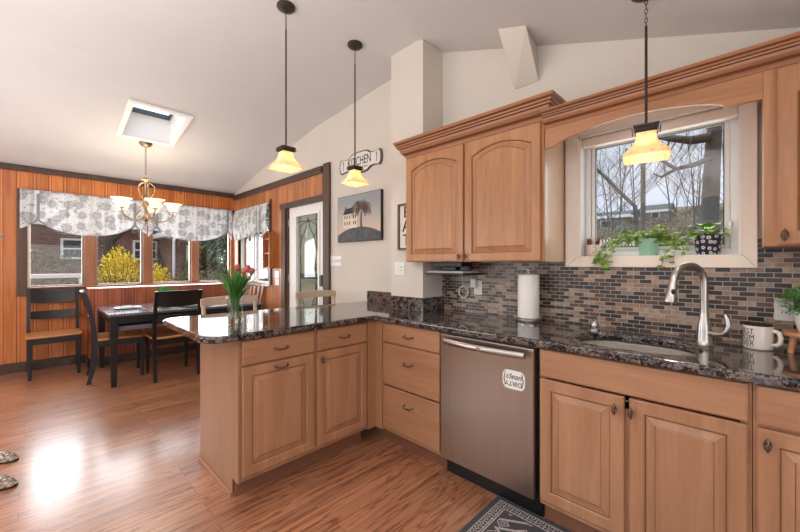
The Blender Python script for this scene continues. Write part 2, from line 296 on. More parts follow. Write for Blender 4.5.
def m_brick():
    m, nt, b, o = nmat('house_brick'); N = nt.nodes; L = nt.links
    tc = N.new('ShaderNodeTexCoord'); sp = N.new('ShaderNodeSeparateXYZ'); L.new(tc.outputs['Object'], sp.inputs[0])
    su = N.new('ShaderNodeMath'); su.operation = 'ADD'; L.new(sp.outputs[0], su.inputs[0]); L.new(sp.outputs[1], su.inputs[1])
    cb = N.new('ShaderNodeCombineXYZ'); L.new(su.outputs[0], cb.inputs[0]); L.new(sp.outputs[2], cb.inputs[1])
    br = N.new('ShaderNodeTexBrick'); br.inputs['Scale'].default_value = 1; br.inputs['Brick Width'].default_value = .24; br.inputs['Row Height'].default_value = .08; br.inputs['Mortar Size'].default_value = .008
    br.inputs['Color1'].default_value = rgb(110, 72, 58); br.inputs['Color2'].default_value = rgb(140, 98, 82); br.inputs['Mortar'].default_value = rgb(150, 132, 120)
    L.new(cb.outputs[0], br.inputs['Vector']); L.new(br.outputs[0], b.inputs['Base Color']); b.inputs['Roughness'].default_value = .9
    return m
M['brick'] = m_brick()
M['roof'] = plain('roof_shingle', rgb(70, 64, 62), .9, vary=.2, scale=10)
M['siding'] = plain('pale_siding', rgb(150, 146, 140), .8)
M['dark_glass'] = plain('dark_window', rgb(40, 48, 56), .1)
M['bark'] = plain('bark', rgb(70, 60, 52), .9, vary=.25, scale=14)
M['bark2'] = plain('pale_bark', rgb(90, 80, 70), .9, vary=.25, scale=14)
M['forsythia'] = plain('forsythia_yellow', rgb(224, 198, 44), .7, vary=.3, scale=9)
M['olive'] = plain('olive_shrub', rgb(112, 100, 58), .8, vary=.4, scale=7)
M['evergreen'] = plain('evergreen', rgb(92, 108, 70), .8, vary=.4, scale=7)
M['brown_shrub'] = plain('brown_shrub', rgb(132, 104, 66), .85, vary=.4, scale=5)
def m_ground():
    m, nt, b, o = nmat('leaf_litter_lawn'); N = nt.nodes; L = nt.links
    mp = mapping(nt, (1, 1, 1)); n = N.new('ShaderNodeTexNoise'); n.inputs['Scale'].default_value = .5; n.inputs['Detail'].default_value = 10; n.inputs['Roughness'].default_value = .7; L.new(mp.outputs[0], n.inputs['Vector'])
    r = ramp(nt, n.outputs[0], [(.35, rgb(74, 56, 36)), (.5, rgb(98, 76, 48)), (.62, rgb(88, 78, 42)), (.75, rgb(122, 94, 62))])
    L.new(r.outputs[0], b.inputs['Base Color']); b.inputs['Roughness'].default_value = .95
    return m
M['ground'] = m_ground()

# ------------------------------------------------------------------ mesh builder
class MB:
    def __init__(s): s.v = []; s.f = []; s.mi = []; s.cur = 0
    def add(s, verts, faces, mi=None):
        o = len(s.v); s.v += [tuple(v) for v in verts]; s.f += [tuple(i+o for i in f) for f in faces]; s.mi += [s.cur if mi is None else mi]*len(faces); return s
    def box(s, x0, x1, y0, y1, z0, z1, mi=None):
        return s.add([(x0, y0, z0), (x1, y0, z0), (x1, y1, z0), (x0, y1, z0), (x0, y0, z1), (x1, y0, z1), (x1, y1, z1), (x0, y1, z1)],
                     [(0, 3, 2, 1), (4, 5, 6, 7), (0, 1, 5, 4), (1, 2, 6, 5), (2, 3, 7, 6), (3, 0, 4, 7)], mi)
    def hexa(s, bot, top, mi=None):
        return s.add(list(bot)+list(top), [(0, 3, 2, 1), (4, 5, 6, 7), (0, 1, 5, 4), (1, 2, 6, 5), (2, 3, 7, 6), (3, 0, 4, 7)], mi)
    def rings(s, rings, closed=True, cap0=True, cap1=True, mi=None):
        n = len(rings[0]); vs = [p for r in rings for p in r]; fs = []
        for i in range(len(rings)-1):
            for j in range(n if closed else n-1):
                a = i*n+j; b = i*n+(j+1) % n; fs.append((a, b, b+n, a+n))
        if cap0: fs.append(tuple(range(n-1, -1, -1)))
        if cap1: fs.append(tuple((len(rings)-1)*n+j for j in range(n)))
        return s.add(vs, fs, mi)
    def tube(s, pts, r, n=8, mi=None, cap=True):
        pts = [Vector(p) for p in pts]; rr = r if isinstance(r, (list, tuple)) else [r]*len(pts); rings = []
        up = None
        for i, p in enumerate(pts):
            t = (pts[min(i+1, len(pts)-1)]-pts[max(i-1, 0)]).normalized()
            if up is None: up = Vector((0, 0, 1)) if abs(t.z) < .9 else Vector((1, 0, 0))
            a = t.cross(up)
            if a.length < 1e-4: a = t.cross(Vector((0, 1, 0)))
            a.normalize(); bb = t.cross(a).normalized(); up = -bb if False else a.cross(t)
            rings.append([p+a*math.cos(2*PI*k/n)*rr[i]+bb*math.sin(2*PI*k/n)*rr[i] for k in range(n)])
        return s.rings(rings, True, cap, cap, mi)
    def lathe(s, prof, c=(0, 0, 0), n=24, cap0=False, cap1=False, mi=None):
        rings = [[(c[0]+r*math.cos(2*PI*k/n), c[1]+r*math.sin(2*PI*k/n), c[2]+z) for k in range(n)] for r, z in prof]
        return s.rings(rings, True, cap0, cap1, mi)
    def ellips(s, c, r, n=12, m=8, mi=None):
        prof = [(max(1e-4, math.cos(a)), math.sin(a)) for a in [(-PI/2+PI*i/m) for i in range(m+1)]]
        rings = [[(c[0]+r[0]*q*math.cos(2*PI*k/n), c[1]+r[1]*q*math.sin(2*PI*k/n), c[2]+r[2]*z) for k in range(n)] for q, z in prof]
        return s.rings(rings, True, True, True, mi)
    def leaf(s, p, d, L, w, up=(0, 0, 1), bend=.25, mi=None):
        p = Vector(p); d = Vector(d).normalized(); u = Vector(up); sd = d.cross(u)
        if sd.length < .05: sd = d.cross(Vector((1, .3, 0)))
        sd.normalize(); nn = sd.cross(d)
        a = p; b1 = p+d*L*.45+sd*w/2+nn*L*.05; b2 = p+d*L*.45-sd*w/2+nn*L*.05; c = p+d*L*.5-nn*L*.03*1; e = p+d*L-nn*L*bend
        return s.add([a, b1, c, b2, e], [(0, 1, 2), (0, 2, 3), (1, 4, 2), (2, 4, 3)], mi)
    def xf(s, mat, start=0):
        for i in range(start, len(s.v)): s.v[i] = tuple(mat @ Vector(s.v[i]))
        return s
    def build(s, name, mats, parent=None, bev=0, smooth=None, seg=2, recalc=True):
        me = bpy.data.meshes.new(name); me.from_pydata([tuple(v) for v in s.v], [], s.f)
        if not isinstance(mats, (list, tuple)): mats = [mats]
        for m in mats: me.materials.append(m)
        if len(mats) > 1: me.polygons.foreach_set('material_index', s.mi)
        if recalc:
            bm = bmesh.new(); bm.from_mesh(me); bmesh.ops.recalc_face_normals(bm, faces=bm.faces); bm.to_mesh(me); bm.free()
        o = bpy.data.objects.new(name, me); C.objects.link(o)
        if parent: o.parent = parent
        if bev:
            b = o.modifiers.new('bevel', 'BEVEL'); b.width = bev; b.segments = seg; b.limit_method = 'ANGLE'; b.angle_limit = R(35)
        if smooth is not None:
            me.shade_smooth()
            me.set_sharp_from_angle(angle=R(smooth))
        return o
def thing(name, label, cat, loc=(0, 0, 0), rz=0, group=None):
    o = bpy.data.objects.new(name, None); C.objects.link(o); o.location = loc; o.rotation_euler = (0, 0, rz); o.empty_display_size = .1
    tag(o, label, cat, group); return o
def tag(o, label, cat, group=None, kind=None):
    o['label'] = label; o['category'] = cat
    if group: o['group'] = group
    if kind: o['kind'] = kind
    return o
def struct(o): o['kind'] = 'structure'; return o
def copy_tree(o, parent=None):
    c = o.copy(); C.objects.link(c)
    if parent: c.parent = parent
    for ch in [k for k in o.children]: copy_tree(ch, c)
    return c
def rrect(x0, x1, y0, y1, r, n=6):
    rs = r if isinstance(r, (list, tuple)) else [r]*4; pts = []
    for (cx, cy, a0, rr) in ((x0, y0, 180, rs[0]), (x1, y0, 270, rs[1]), (x1, y1, 0, rs[2]), (x0, y1, 90, rs[3])):
        ox = cx+(rr if cx == x0 else -rr); oy = cy+(rr if cy == y0 else -rr)
        for k in range(n+1): a = R(a0+90*k/n); pts.append((ox+rr*math.cos(a), oy+rr*math.sin(a)))
    return pts
def extrude_poly(name, outer, holes, z0, z1, mats, parent=None, bev=0, seg=3, axis='z'):
    bm = bmesh.new(); es = []
    for lp in [outer]+list(holes):
        vs = [bm.verts.new((p[0], p[1], z0)) for p in lp]; es += [bm.edges.new((vs[i], vs[(i+1) % len(vs)])) for i in range(len(vs))]
    bmesh.ops.triangle_fill(bm, use_beauty=True, use_dissolve=True, edges=es)
    r = bmesh.ops.extrude_face_region(bm, geom=bm.faces[:])
    bmesh.ops.translate(bm, vec=(0, 0, z1-z0), verts=[g for g in r['geom'] if isinstance(g, bmesh.types.BMVert)])
    bmesh.ops.recalc_face_normals(bm, faces=bm.faces)
    if axis == 'y':   # polygon drawn in x/z, thickness along y
        for v in bm.verts: v.co = Vector((v.co.x, v.co.z, v.co.y))
        bmesh.ops.recalc_face_normals(bm, faces=bm.faces)
    if axis == 'x':   # polygon in y/z, thickness along x
        for v in bm.verts: v.co = Vector((v.co.z, v.co.x, v.co.y))
        bmesh.ops.recalc_face_normals(bm, faces=bm.faces)
    me = bpy.data.meshes.new(name); bm.to_mesh(me); bm.free()
    for m in (mats if isinstance(mats, (list, tuple)) else [mats]): me.materials.append(m)
    o = bpy.data.objects.new(name, me); C.objects.link(o)
    if parent: o.parent = parent
    if bev:
        b = o.modifiers.new('bevel', 'BEVEL'); b.width = bev; b.segments = seg; b.limit_method = 'ANGLE'; b.angle_limit = R(50)
    return o
def text_mesh(name, body, size, mat, parent, align='CENTER', ext=.0008, shear=0, sx=1, spacing=1.0, line=1.0):
    cu = bpy.data.curves.new(name, 'FONT'); cu.body = body; cu.size = size; cu.align_x = align; cu.align_y = 'CENTER'; cu.extrude = ext; cu.shear = shear
    cu.space_character = spacing; cu.space_line = line; cu.resolution_u = 3
    tmp = bpy.data.objects.new('tmp', cu); C.objects.link(tmp)
    dg = bpy.context.evaluated_depsgraph_get(); me = bpy.data.meshes.new_from_object(tmp.evaluated_get(dg)); me.name = name
    bpy.data.objects.remove(tmp); bpy.data.curves.remove(cu)
    me.materials.clear(); me.materials.append(mat)
    for v in me.vertices: v.co.x *= sx
    o = bpy.data.objects.new(name, me); C.objects.link(o); o.parent = parent; return o

# ------------------------------------------------------------------ the room
XL, YW, XR, YB = -4.255, .61, 3.2, -4.1
def zc(x):
    pr = [(-4.6, 2.39), (-4.255, 2.456), (-3.3, 2.66), (-1.72, 2.92), (-.3, 3.03), (.1, 3.034), (3.6, 1.783)]
    for (a, za), (b, zb) in zip(pr, pr[1:]):
        if x <= b: return za+(zb-za)*(x-a)/(b-a)
    return pr[-1][1]
struct(MB().box(XL-.2, XR+.2, YB-.2, YW+.2, -.12, 0).build('floor', M['floor']))
# ceiling: folded slab with the skylight hole
SX0, SX1, SY0, SY1 = -2.96, -2.27, -1.07, -.62
cb = MB()
xs = sorted([-4.6, -4.255, -3.3, SX0, SX1, -1.72, -.3, .1, XR+.2]); ys = [YB-.2, SY0, SY1, YW+.2]
for a, b in zip(xs, xs[1:]):
    for c, d in zip(ys, ys[1:]):
        if a == SX0 and c == SY0: continue
        cb.add([(a, c, zc(a)), (b, c, zc(b)), (b, d, zc(b)), (a, d, zc(a))], [(0, 1, 2, 3)])
        cb.add([(a, c, zc(a)+.12), (b, c, zc(b)+.12), (b, d, zc(b)+.12), (a, d, zc(a)+.12)], [(3, 2, 1, 0)])
for (a, b) in zip(xs, xs[1:]):
    for y in (YB-.2, YW+.2): cb.add([(a, y, zc(a)), (b, y, zc(b)), (b, y, zc(b)+.12), (a, y, zc(a)+.12)], [(0, 1, 2, 3)])
struct(cb.build('ceiling', M['ceiling'], recalc=False))
# skylight
sk = bpy.data.objects.new('window_7', None); C.objects.link(sk); struct(sk)
H = .26
sb = MB(); zf = lambda x, dz: zc(x)+dz
for (p, q) in (((SX0, SY0), (SX1, SY0)), ((SX1, SY0), (SX1, SY1)), ((SX1, SY1), (SX0, SY1)), ((SX0, SY1), (SX0, SY0))):
    sb.add([(p[0], p[1], zf(p[0], -.001)), (q[0], q[1], zf(q[0], -.001)), (q[0], q[1], zf(q[0], H)), (p[0], p[1], zf(p[0], H))], [(0, 1, 2, 3)])
sb.build('skylight_shaft', M['white'], sk)
fr = MB(); w = .05
def slab(x0, x1, y0, y1, lo, hi): fr.hexa([(x0, y0, zf(x0, lo)), (x1, y0, zf(x1, lo)), (x1, y1, zf(x1, lo)), (x0, y1, zf(x0, lo))], [(x0, y0, zf(x0, hi)), (x1, y0, zf(x1, hi)), (x1, y1, zf(x1, hi)), (x0, y1, zf(x0, hi))])
slab(SX0-w, SX1+w, SY0-w, SY0, -.022, -.001); slab(SX0-w, SX1+w, SY1, SY1+w, -.022, -.001); slab(SX0-w, SX0, SY0, SY1, -.022, -.001); slab(SX1, SX1+w, SY0, SY1, -.022, -.001)
fr.build('skylight_trim', M['white'], sk, bev=.004)
fr = MB()
slab(SX0, SX1, SY0, SY0+.018, H, H+.05); slab(SX0, SX1, SY1-.018, SY1, H, H+.05); slab(SX0, SX0+.018, SY0, SY1, H, H+.05); slab(SX1-.018, SX1, SY0, SY1, H, H+.05)
fr.build('skylight_sash', plain('grey_sash', rgb(70, 84, 88), .5), sk)
fr = MB(); slab(SX0+.01, SX1-.01, SY0+.01, SY1-.01, H+.02, H+.026); fr.build('skylight_pane', M['glass'], sk)

# left (window) wall in pieces round the window strip
WY0, WY1, WZ0, WZ1 = -1.80, .62, .985, 2.15
wl = MB()
wl.box(XL-.14, XL, YB, WY0, 0, zc(XL)+.02); wl.box(XL-.14, XL, WY0, YW+.14, WZ1, zc(XL)+.02); wl.box(XL-.14, XL, WY0, YW+.14, 0, WZ0); wl.box(XL-.14, XL, WY1, YW+.14, WZ0, WZ1)
struct(wl.build('wall_left', M['pine_y']))
# built-in ledge under the windows
lg = MB(); LX = -3.93
lg.box(XL+.001, LX, -1.262, YW-.001, 0, .965, 0)
struct(lg.build('trim_1', M['pine_red']))
struct(MB().box(XL+.002, LX+.008, -1.270, YW-.002, .966, .976).build('trim_2', M['cream'], bev=.002))
struct(MB().box(LX, LX+.02, -1.28, YW-.002, 0, .10).build('baseboard_ledge', M['dark_trim']))
struct(MB().box(XL+.001, LX+.02, -1.284, -1.264, 0, .09).build('baseboard_ledge_end', M['dark_trim']))
struct(MB().box(XL, XL+.022, YB+.01, -1.284, 0, .115).build('baseboard_left', M['dark_trim'], bev=.004))
# right-hand (sink) wall: openings for side window, door, kitchen window
def wall_along_x(mb, x0, x1, y0, y1, zlo, ztop_fn, mi=0):
    br = [x0]+[k for k in (-4.255, -3.3, -1.72, -.3, .1) if x0 < k < x1]+[x1]
    for a, b in zip(br, br[1:]):
        za, zb = ztop_fn(a), ztop_fn(b)
        mb.hexa([(a, y0, zlo), (b, y0, zlo), (b, y1, zlo), (a, y1, zlo)], [(a, y0, za), (b, y0, zb), (b, y1, zb), (a, y1, za)], mi)
top = lambda x: zc(x)+.02
c243 = lambda x: 2.40
SWX0, SWX1, SWZ0, SWZ1 = -4.06, -2.93, .985, 2.13
DX0, DX1, DZ = -2.46, -1.56, 2.03
KX0, KX1, KZ0, KZ1 = 1.197, 1.92, 1.328, 2.06
wp = MB(); T = YW+.14
wall_along_x(wp, XL-.13, SWX0, YW, T, 0, c243); wall_along_x(wp, SWX0, SWX1, YW, T, 0, lambda x: SWZ0); wall_along_x(wp, SWX0, SWX1, YW, T, SWZ1, c243)
wall_along_x(wp, SWX1, DX0, YW, T, 0, c243); wall_along_x(wp, DX0, DX1, YW, T, DZ, c243); wall_along_x(wp, DX1, -1.5, YW, T, 0, c243)
struct(wp.build('wall_door_panelled', M['pine_x']))
ww = MB()
wall_along_x(ww, XL-.13, -1.5, YW, T, 2.40, top); wall_along_x(ww, -1.5, KX0, YW, T, 0, top); wall_along_x(ww, KX0, KX1, YW, T, 0, lambda x: KZ0)
wall_along_x(ww, KX0, KX1, YW, T, KZ1, top); wall_along_x(ww, KX1, XR+.1, YW, T, 0, top)
struct(ww.build('wall_sink', M['wall']))
pm = MB(); wall_along_x(pm, -.21, .142, .362, YW, 0, lambda x: zc(x)-.001)
struct(pm.build('wall_pier', M['wall']))
# sloping boxed beam between ceiling and wall above the cabinets
bmx = MB(); bmx.hexa([(.78, .60, 2.50), (.945, .60, 2.50), (.945, YW-.001, 2.50), (.78, YW-.001, 2.50)], [(.80, .33, zc(.8)-.002), (.985, .33, zc(.985)-.002), (.93, YW-.001, zc(.93)-.002), (.70, YW-.001, zc(.70)-.002)])
struct(bmx.build('trim_3', M['wall']))
# behind the camera: back wall with a wide opening, right wall with a window, both openings invented for the fill lamps
wb = MB()
wall_along_x(wb, XL-.13, -3.6, YB-.14, YB, 0, top); wall_along_x(wb, -3.6, 2.5, YB-.14, YB, 2.32, lambda x: max(zc(x), 2.34)+.02 if x < 2 else 2.34)
wall_along_x(wb, -3.6, 2.5, YB-.14, YB, 0, lambda x: .45); wall_along_x(wb, 2.5, XR+.1, YB-.14, YB, 0, top); wall_along_x(wb, -1.4, -.95, YB-.14, YB, .45, lambda x: 2.32)
struct(wb.build('wall_back', M['wall']))
wr = MB(); wr.box(XR, XR+.14, YB, YW, 0, .7); wr.box(XR, XR+.14, YB, YW, 1.82, 1.9); wr.box(XR, XR+.14, YB, -3.2, .7, 1.82); wr.box(XR, XR+.14, -.6, YW, .7, 1.82)
struct(wr.build('wall_right', M['wall']))

# dark crown trims in the dining corner
TZ0, TZ1 = 2.385, 2.452
struct(MB().box(XL, XL+.03, YB+.01, YW-.001, TZ0, TZ1).build('trim_4', M['dark_trim'], bev=.004))
struct(MB().box(XL+.03, -1.60, YW-.032, YW-.001, TZ0-.045, TZ1-.030).build('trim_5', M['dark_trim'], bev=.008))
struct(MB().box(-1.562, -1.44, YW-.034, YW-.001, 0, 2.432).build('trim_6', M['dark_trim_z'], bev=.006))

# dining windows: four lights in one strip (things the wall keeps)
def win_left(n, y0, y1, casement):
    e = bpy.data.objects.new('window_%d' % n, None); C.objects.link(e); struct(e)
    f = MB(); x0, x1 = XL-.10, XL-.05; s = .022
    f.box(x0, x1, y0, y0+s, WZ0, WZ1); f.box(x0, x1, y1-s, y1, WZ0, WZ1); f.box(x0, x1, y0+s, y1-s, WZ0, WZ0+.03); f.box(x0, x1, y0+s, y1-s, WZ1-s, WZ1)
    f.build('window_frame', M['grey_frame'], e, bev=.003)
    MB().box(XL-.08, XL-.074, y0+s, y1-s, WZ0+.03, WZ1-s).build('window_pane', M['glass'], e)
M['grey_frame'] = plain('grey_window_frame', rgb(140, 126, 114), .5)
for n, (a, b) in enumerate([(-1.795, -1.285), (-1.17, -.65), (-.548, -.027), (.064, .557)]): win_left(n+1, a, b, 0)
ps = MB()
for a, b in [(-1.285, -1.17), (-.65, -.548), (-.027, .064), (.557, .622)]: ps.box(XL-.11, XL-.005, a, b, WZ0, WZ1)
struct(ps.build('trim_7', M['post_pine']))
cs = MB()
cs.box(XL, XL+.03, -1.885, -1.80, .90, 2.175); cs.box(XL, XL+.03, -1.80, YW-.001, 2.125, 2.175)
struct(cs.build('trim_8', M['dark_trim_z'], bev=.004))
cs = MB(); cs.box(XL, XL+.03, -1.80, -1.284, .90, .985); struct(cs.build('trim_9', M['dark_trim'], bev=.004))
struct(MB().box(XL-.1, XL+.035, -1.80, .615, .985, 1.0).build('trim_10', M['post_pine'], bev=.003))
cs = MB(); cs.box(XL-.05, XL+.012, -1.80, -1.775, 1.0, 2.12); struct(cs.build('trim_11', M['cream']))
# side window on the door wall
e = bpy.data.objects.new('window_5', None); C.objects.link(e); struct(e)
f = MB()
for a, b in [(SWX0, SWX0+.03), (-3.66, -3.56), (-3.50, -3.47), (-3.05, -3.00), (SWX1-.03, SWX1)]: f.box(a, b, YW+.03, YW+.08, SWZ0, SWZ1)
f.box(SWX0, SWX1, YW+.03, YW+.08, SWZ0, SWZ0+.04); f.box(SWX0, SWX1, YW+.03, YW+.08, SWZ1-.04, SWZ1)
f.build('window_frame', M['white'], e, bev=.003)
MB().box(SWX0+.03, SWX1-.03, YW+.05, YW+.056, SWZ0+.04, SWZ1-.04).build('window_pane', M['glass'], e)
MB().box(SWX0-.02, SWX1+.02, YW-.05, YW+.08, .965, .985).build('window_sill', M['white'], e, bev=.003)
struct(MB().box(SWX1, SWX1+.04, YW-.02, YW-.001, .98, 2.2).build('trim_12', M['dark_trim_z']))
struct(MB().box(-4.18, -4.06, YW-.02, YW+.06, .98, 2.15).build('trim_13', M['post_pine']))

# door
d = bpy.data.objects.new('door_1', None); C.objects.link(d); struct(d)
extrude_poly('door_slab', [(DX0+.035, .01), (DX1-.01, .01), (DX1-.01, DZ-.01), (DX0+.035, DZ-.01)], [[(-2.245, .30), (-1.72, .30), (-1.72, 1.90), (-2.245, 1.90)]], YW+.02, YW+.06, M['white'], d, bev=.003, axis='y')
extrude_poly('door_glass_frame', [(-2.27, .275), (-1.695, .275), (-1.695, 1.925), (-2.27, 1.925)], [[(-2.235, .31), (-1.73, .31), (-1.73, 1.89), (-2.235, 1.89)]], YW+.008, YW+.072, M['white'], d, bev=.004, axis='y')
MB().box(-2.237, -1.728, YW+.034, YW+.042, .308, 1.892).build('door_pane', m_glass('etched_glass', (.80, .86, .82, 1), 1.6), d)
ld = MB(); yq = YW+.030
def lead(pts, r=.0045): ld.tube([(x, yq, z) for x, z in pts], r, 5)
for x in (-2.17, -1.795): lead([(x, .32), (x, 1.88)])
for z in (.38, 1.82): lead([(-2.23, z), (-1.735, z)])
for s in (-1, 1):
    xm = -1.983
    lead([(xm+s*.20*math.cos(a), 1.70+.11*math.sin(a)) for a in [k*PI/8 for k in range(-3, 5)]])
    lead([(xm, 1.86), (xm+s*.05, 1.72), (xm+s*.14, 1.62), (xm+s*.19, 1.45), (xm+s*.16, 1.25)])
    lead([(xm+s*.02, .62), (xm+s*.10, .78), (xm+s*.20, .80), (xm+s*.24, .68)])
    lead([(xm+s*.01, .5), (xm+s*.05, .70), (xm+s*.16, .88), (xm+s*.19, 1.1), (xm+s*.15, 1.25)])
lead([(xm+.19+.02*math.sin(z*9), z) for z in [.4+.05*k for k in range(29)]])
ld.build('leaded_tracery', M['iron'], d, smooth=60)
hd = MB(); hd.box(-1.670, -1.612, YW-.012, YW+.02, 1.02, 1.15); hd.build('keypad_deadbolt', M['black_plastic'], d, bev=.006)
hd = MB(); hd.lathe([(.001, 0), (.026, 0), (.028, .006), (.02, .014), (.001, .014)], (0, 0, 0), 16); hd.xf(Matrix.Translation((-1.64, YW+.02, .93)) @ Matrix.Rotation(R(90), 4, 'X'))
hd.tube([(-1.64, YW+.01, .93), (-1.64, YW-.035, .93), (-1.66, YW-.042, .93), (-1.73, YW-.042, .925)], .009, 8); hd.build('door_handle', M['iron'], d, smooth=50)
hg = MB()
for z in (.35, 1.05, 1.78): hg.box(DX0+.02, DX0+.04, YW+.005, YW+.02, z, z+.09)
hg.build('hinge', M['nickel'], d)
jm = MB(); jm.box(-2.565, DX0-.0, YW-.03, YW-.001, 0, 2.075); jm.box(DX0, DX0+.03, YW-.001, YW+.08, 0, DZ)
struct(jm.build('trim_14', M['dark_trim_z'], bev=.004))
struct(MB().box(-2.60, -1.5625, YW-.033, YW-.001, 2.015, 2.085).build('trim_15', M['dark_trim'], bev=.004))

# kitchen window: casing, jambs, frame, pane, shade cassette
k = bpy.data.objects.new('window_6', None); C.objects.link(k); struct(k)
CX0, CX1, CZ0, CZ1 = 1.122, 1.972, 1.264, 2.13
cm = MB()
def mitre(x0, x1, z0, z1, X0, X1, Z0, Z1, yb, yi, yo):  # outer rect, inner rect: four mitred boards, thinner at the opening
    o_ = [(x0, z0), (x1, z0), (x1, z1), (x0, z1)]; i_ = [(X0, Z0), (X1, Z0), (X1, Z1), (X0, Z1)]
    for a in range(4):
        b = (a+1) % 4
        cm.hexa([(o_[a][0], yb, o_[a][1]), (o_[b][0], yb, o_[b][1]), (i_[b][0], yb, i_[b][1]), (i_[a][0], yb, i_[a][1])],
                [(o_[a][0], yo, o_[a][1]), (o_[b][0], yo, o_[b][1]), (i_[b][0], yi, i_[b][1]), (i_[a][0], yi, i_[a][1])])
mitre(CX0, CX1, CZ0, CZ1, KX0, KX1, KZ0, KZ1, YW-.001, YW-.012, YW-.026)
cm.build('window_casing', M['cream'], k, bev=.004)
jb = MB(); jb.box(KX0-.001, KX0+.012, YW-.01, YW+.13, KZ0, KZ1); jb.box(KX1-.012, KX1+.001, YW-.01, YW+.13, KZ0, KZ1); jb.box(KX0, KX1, YW-.01, YW+.13, KZ1-.012, KZ1)
jb.box(KX0, KX1, YW-.012, YW+.13, KZ0-.012, KZ0+.001)
jb.build('window_sill', M['white'], k, bev=.002)
fm = MB(); y0, y1 = YW+.075, YW+.12
def frame(mb, x0, x1, z0, z1, w, y0, y1): mb.box(x0, x0+w, y0, y1, z0, z1); mb.box(x1-w, x1, y0, y1, z0, z1); mb.box(x0+w, x1-w, y0, y1, z0, z0+w); mb.box(x0+w, x1-w, y0, y1, z1-w, z1)
frame(fm, KX0+.012, KX1-.012, KZ0+.001, KZ1-.012, .03, y0, y1+.01); fm.build('window_frame', M['white'], k, bev=.003)
fm = MB(); frame(fm, KX0+.044, KX1-.044, KZ0+.033, KZ1-.044, .022, y0+.01, y1); fm.build('window_sash', M['white'], k, bev=.004)
fm = MB(); frame(fm, KX0+.0655, KX1-.0655, KZ0+.0545, KZ1-.0655, .004, y0+.012, y0+.03); fm.build('window_gasket', M['black_plastic'], k)
MB().box(KX0+.066, KX1-.066, y0+.028, y0+.033, KZ0+.055, KZ1-.066).build('window_pane', M['glass'], k)
MB().box(KX0+.013, KX1-.013, YW+.005, YW+.06, 1.995, KZ1-.013).build('shade_cassette', M['cream'], k, bev=.008)
lk = MB(); lk.box(KX1-.05, KX1-.035, y0-.012, y0, 1.42, 1.50); lk.tube([(KX1-.043, y0-.012, 1.49), (KX1-.043, y0-.03, 1.47), (KX1-.043, y0-.026, 1.44)], .005, 6); lk.build('window_latch', M['plastic'], k, bev=.002)

# backsplash tiles
bs = MB(); yb0, yb1 = YW-.008, YW-.0005
bs.box(.1425, CX0, yb0, yb1, .9145, 1.40); bs.box(CX0, CX1, yb0, yb1, .9145, CZ0); bs.box(CX1, XR, yb0, yb1, .9145, 1.40)
struct(bs.build('trim_16', M['tile']))

# ------------------------------------------------------------------ cabinetry
def ringpts(x0, x1, z0, z1, arch, n=14):
    """outline of n+3 points; the top edge is an arc rising by `arch` in the middle"""
    pts = [(x0, z0), (x1, z0)]
    for i in range(n+1):
        u = 1-i/n; x = x0+(x1-x0)*u; pts.append((x, z1-arch+arch*(1-(2*u-1)**2)))
    return pts
def panel_front(name, x0, x1, z0, z1, mats, parent, t=.02, fw=.058, arch=0, flat=False, y=0):
    """raised-panel door (or slab drawer front) facing -Y; mats = [wood, glaze]"""
    mb = MB(); n = 14
    def ring(i, yy, a): return [(p[0], y+yy, p[1]) for p in ringpts(x0+i, x1-i, z0+i, z1-i, a, n)]
    if flat:
        rs = [ring(0, 0, 0), ring(0, -t+.004, 0), ring(.004, -t+.001, 0), ring(.007, -t, 0)]
        mb.rings(rs, True, True, True)
    else:
        rs = [ring(0, 0, 0), ring(0, -t+.004, 0), ring(.005, -t, 0), ring(fw-.008, -t, arch)]
        mb.rings(rs, True, True, False)
        mb.rings([ring(fw-.008, -t, arch), ring(fw-.003, -t+.005, arch)], True, False, False, 0)
        mb.rings([ring(fw-.003, -t+.005, arch), ring(fw, -t+.010, arch)], True, False, False, 1)
        mb.rings([ring(fw, -t+.010, arch), ring(fw+.004, -t+.011, arch), ring(fw+.030, -t+.002, arch)], True, False, False, 0)
        mb.rings([ring(fw+.030, -t+.002, arch), ring(fw+.0318, -t+.003, arch)], True, False, False, 1)
        mb.rings([ring(fw+.0318, -t+.003, arch), ring(fw+.035, -t+.001, arch)], True, False, True, 0)
    return mb.build(name, mats, parent, recalc=True)
def cage_knob(parent, x, z, y=-.02, s=1):
    mb = MB(); mb.lathe([(.001, 0), (.007*s, .001), (.006*s, .004), (.004*s, .008), (.003*s, .014)], n=10); mb.xf(Matrix.Translation((x, y, z)) @ Matrix.Rotation(R(90), 4, 'X'))
    c = Vector((x, y-.021*s, z))
    for k in range(6):
        pts = []
        for i in range(9):
            u = i/8; r = .0095*s*math.sin(PI*u)**.8+.0012; a = 2*PI*k/6+u*2.4
            pts.append(c+Vector((r*math.cos(a), r*math.sin(a), (u-.5)*.040*s)))
        mb.tube(pts, .0017*s, 5)
    mb.ellips(c, (.0035*s, .0035*s, .015*s), 6, 5); mb.ellips(c+Vector((0, 0, .021*s)), (.0034*s, .0034*s, .0045*s), 8, 5); mb.ellips(c-Vector((0, 0, .021*s)), (.0034*s, .0034*s, .0045*s), 8, 5)
    return mb.build('knob', M['pewter'], parent, smooth=60)
def pull(parent, x, z, y=-.02):
    mb = MB()
    for s in (-1, 1):
        mb.ellips((x+s*.037, y-.002, z), (.009, .003, .008), 8, 5)
        mb.tube([(x+s*.037, y, z), (x+s*.036, y-.018, z-.001), (x+s*.028, y-.024, z-.004)], .0035, 6)
    for k in range(3):
        mb.tube([(x+.032*(i/8*2-1), y-.024+.003*math.sin(k*2.1+i*.9), z-.004-.004*(1-(i/4-1)**2)+.003*math.cos(k*2.1+i*.9)) for i in range(9)], .0024, 5)
    return mb.build('handle', M['pewter'], parent, smooth=60)
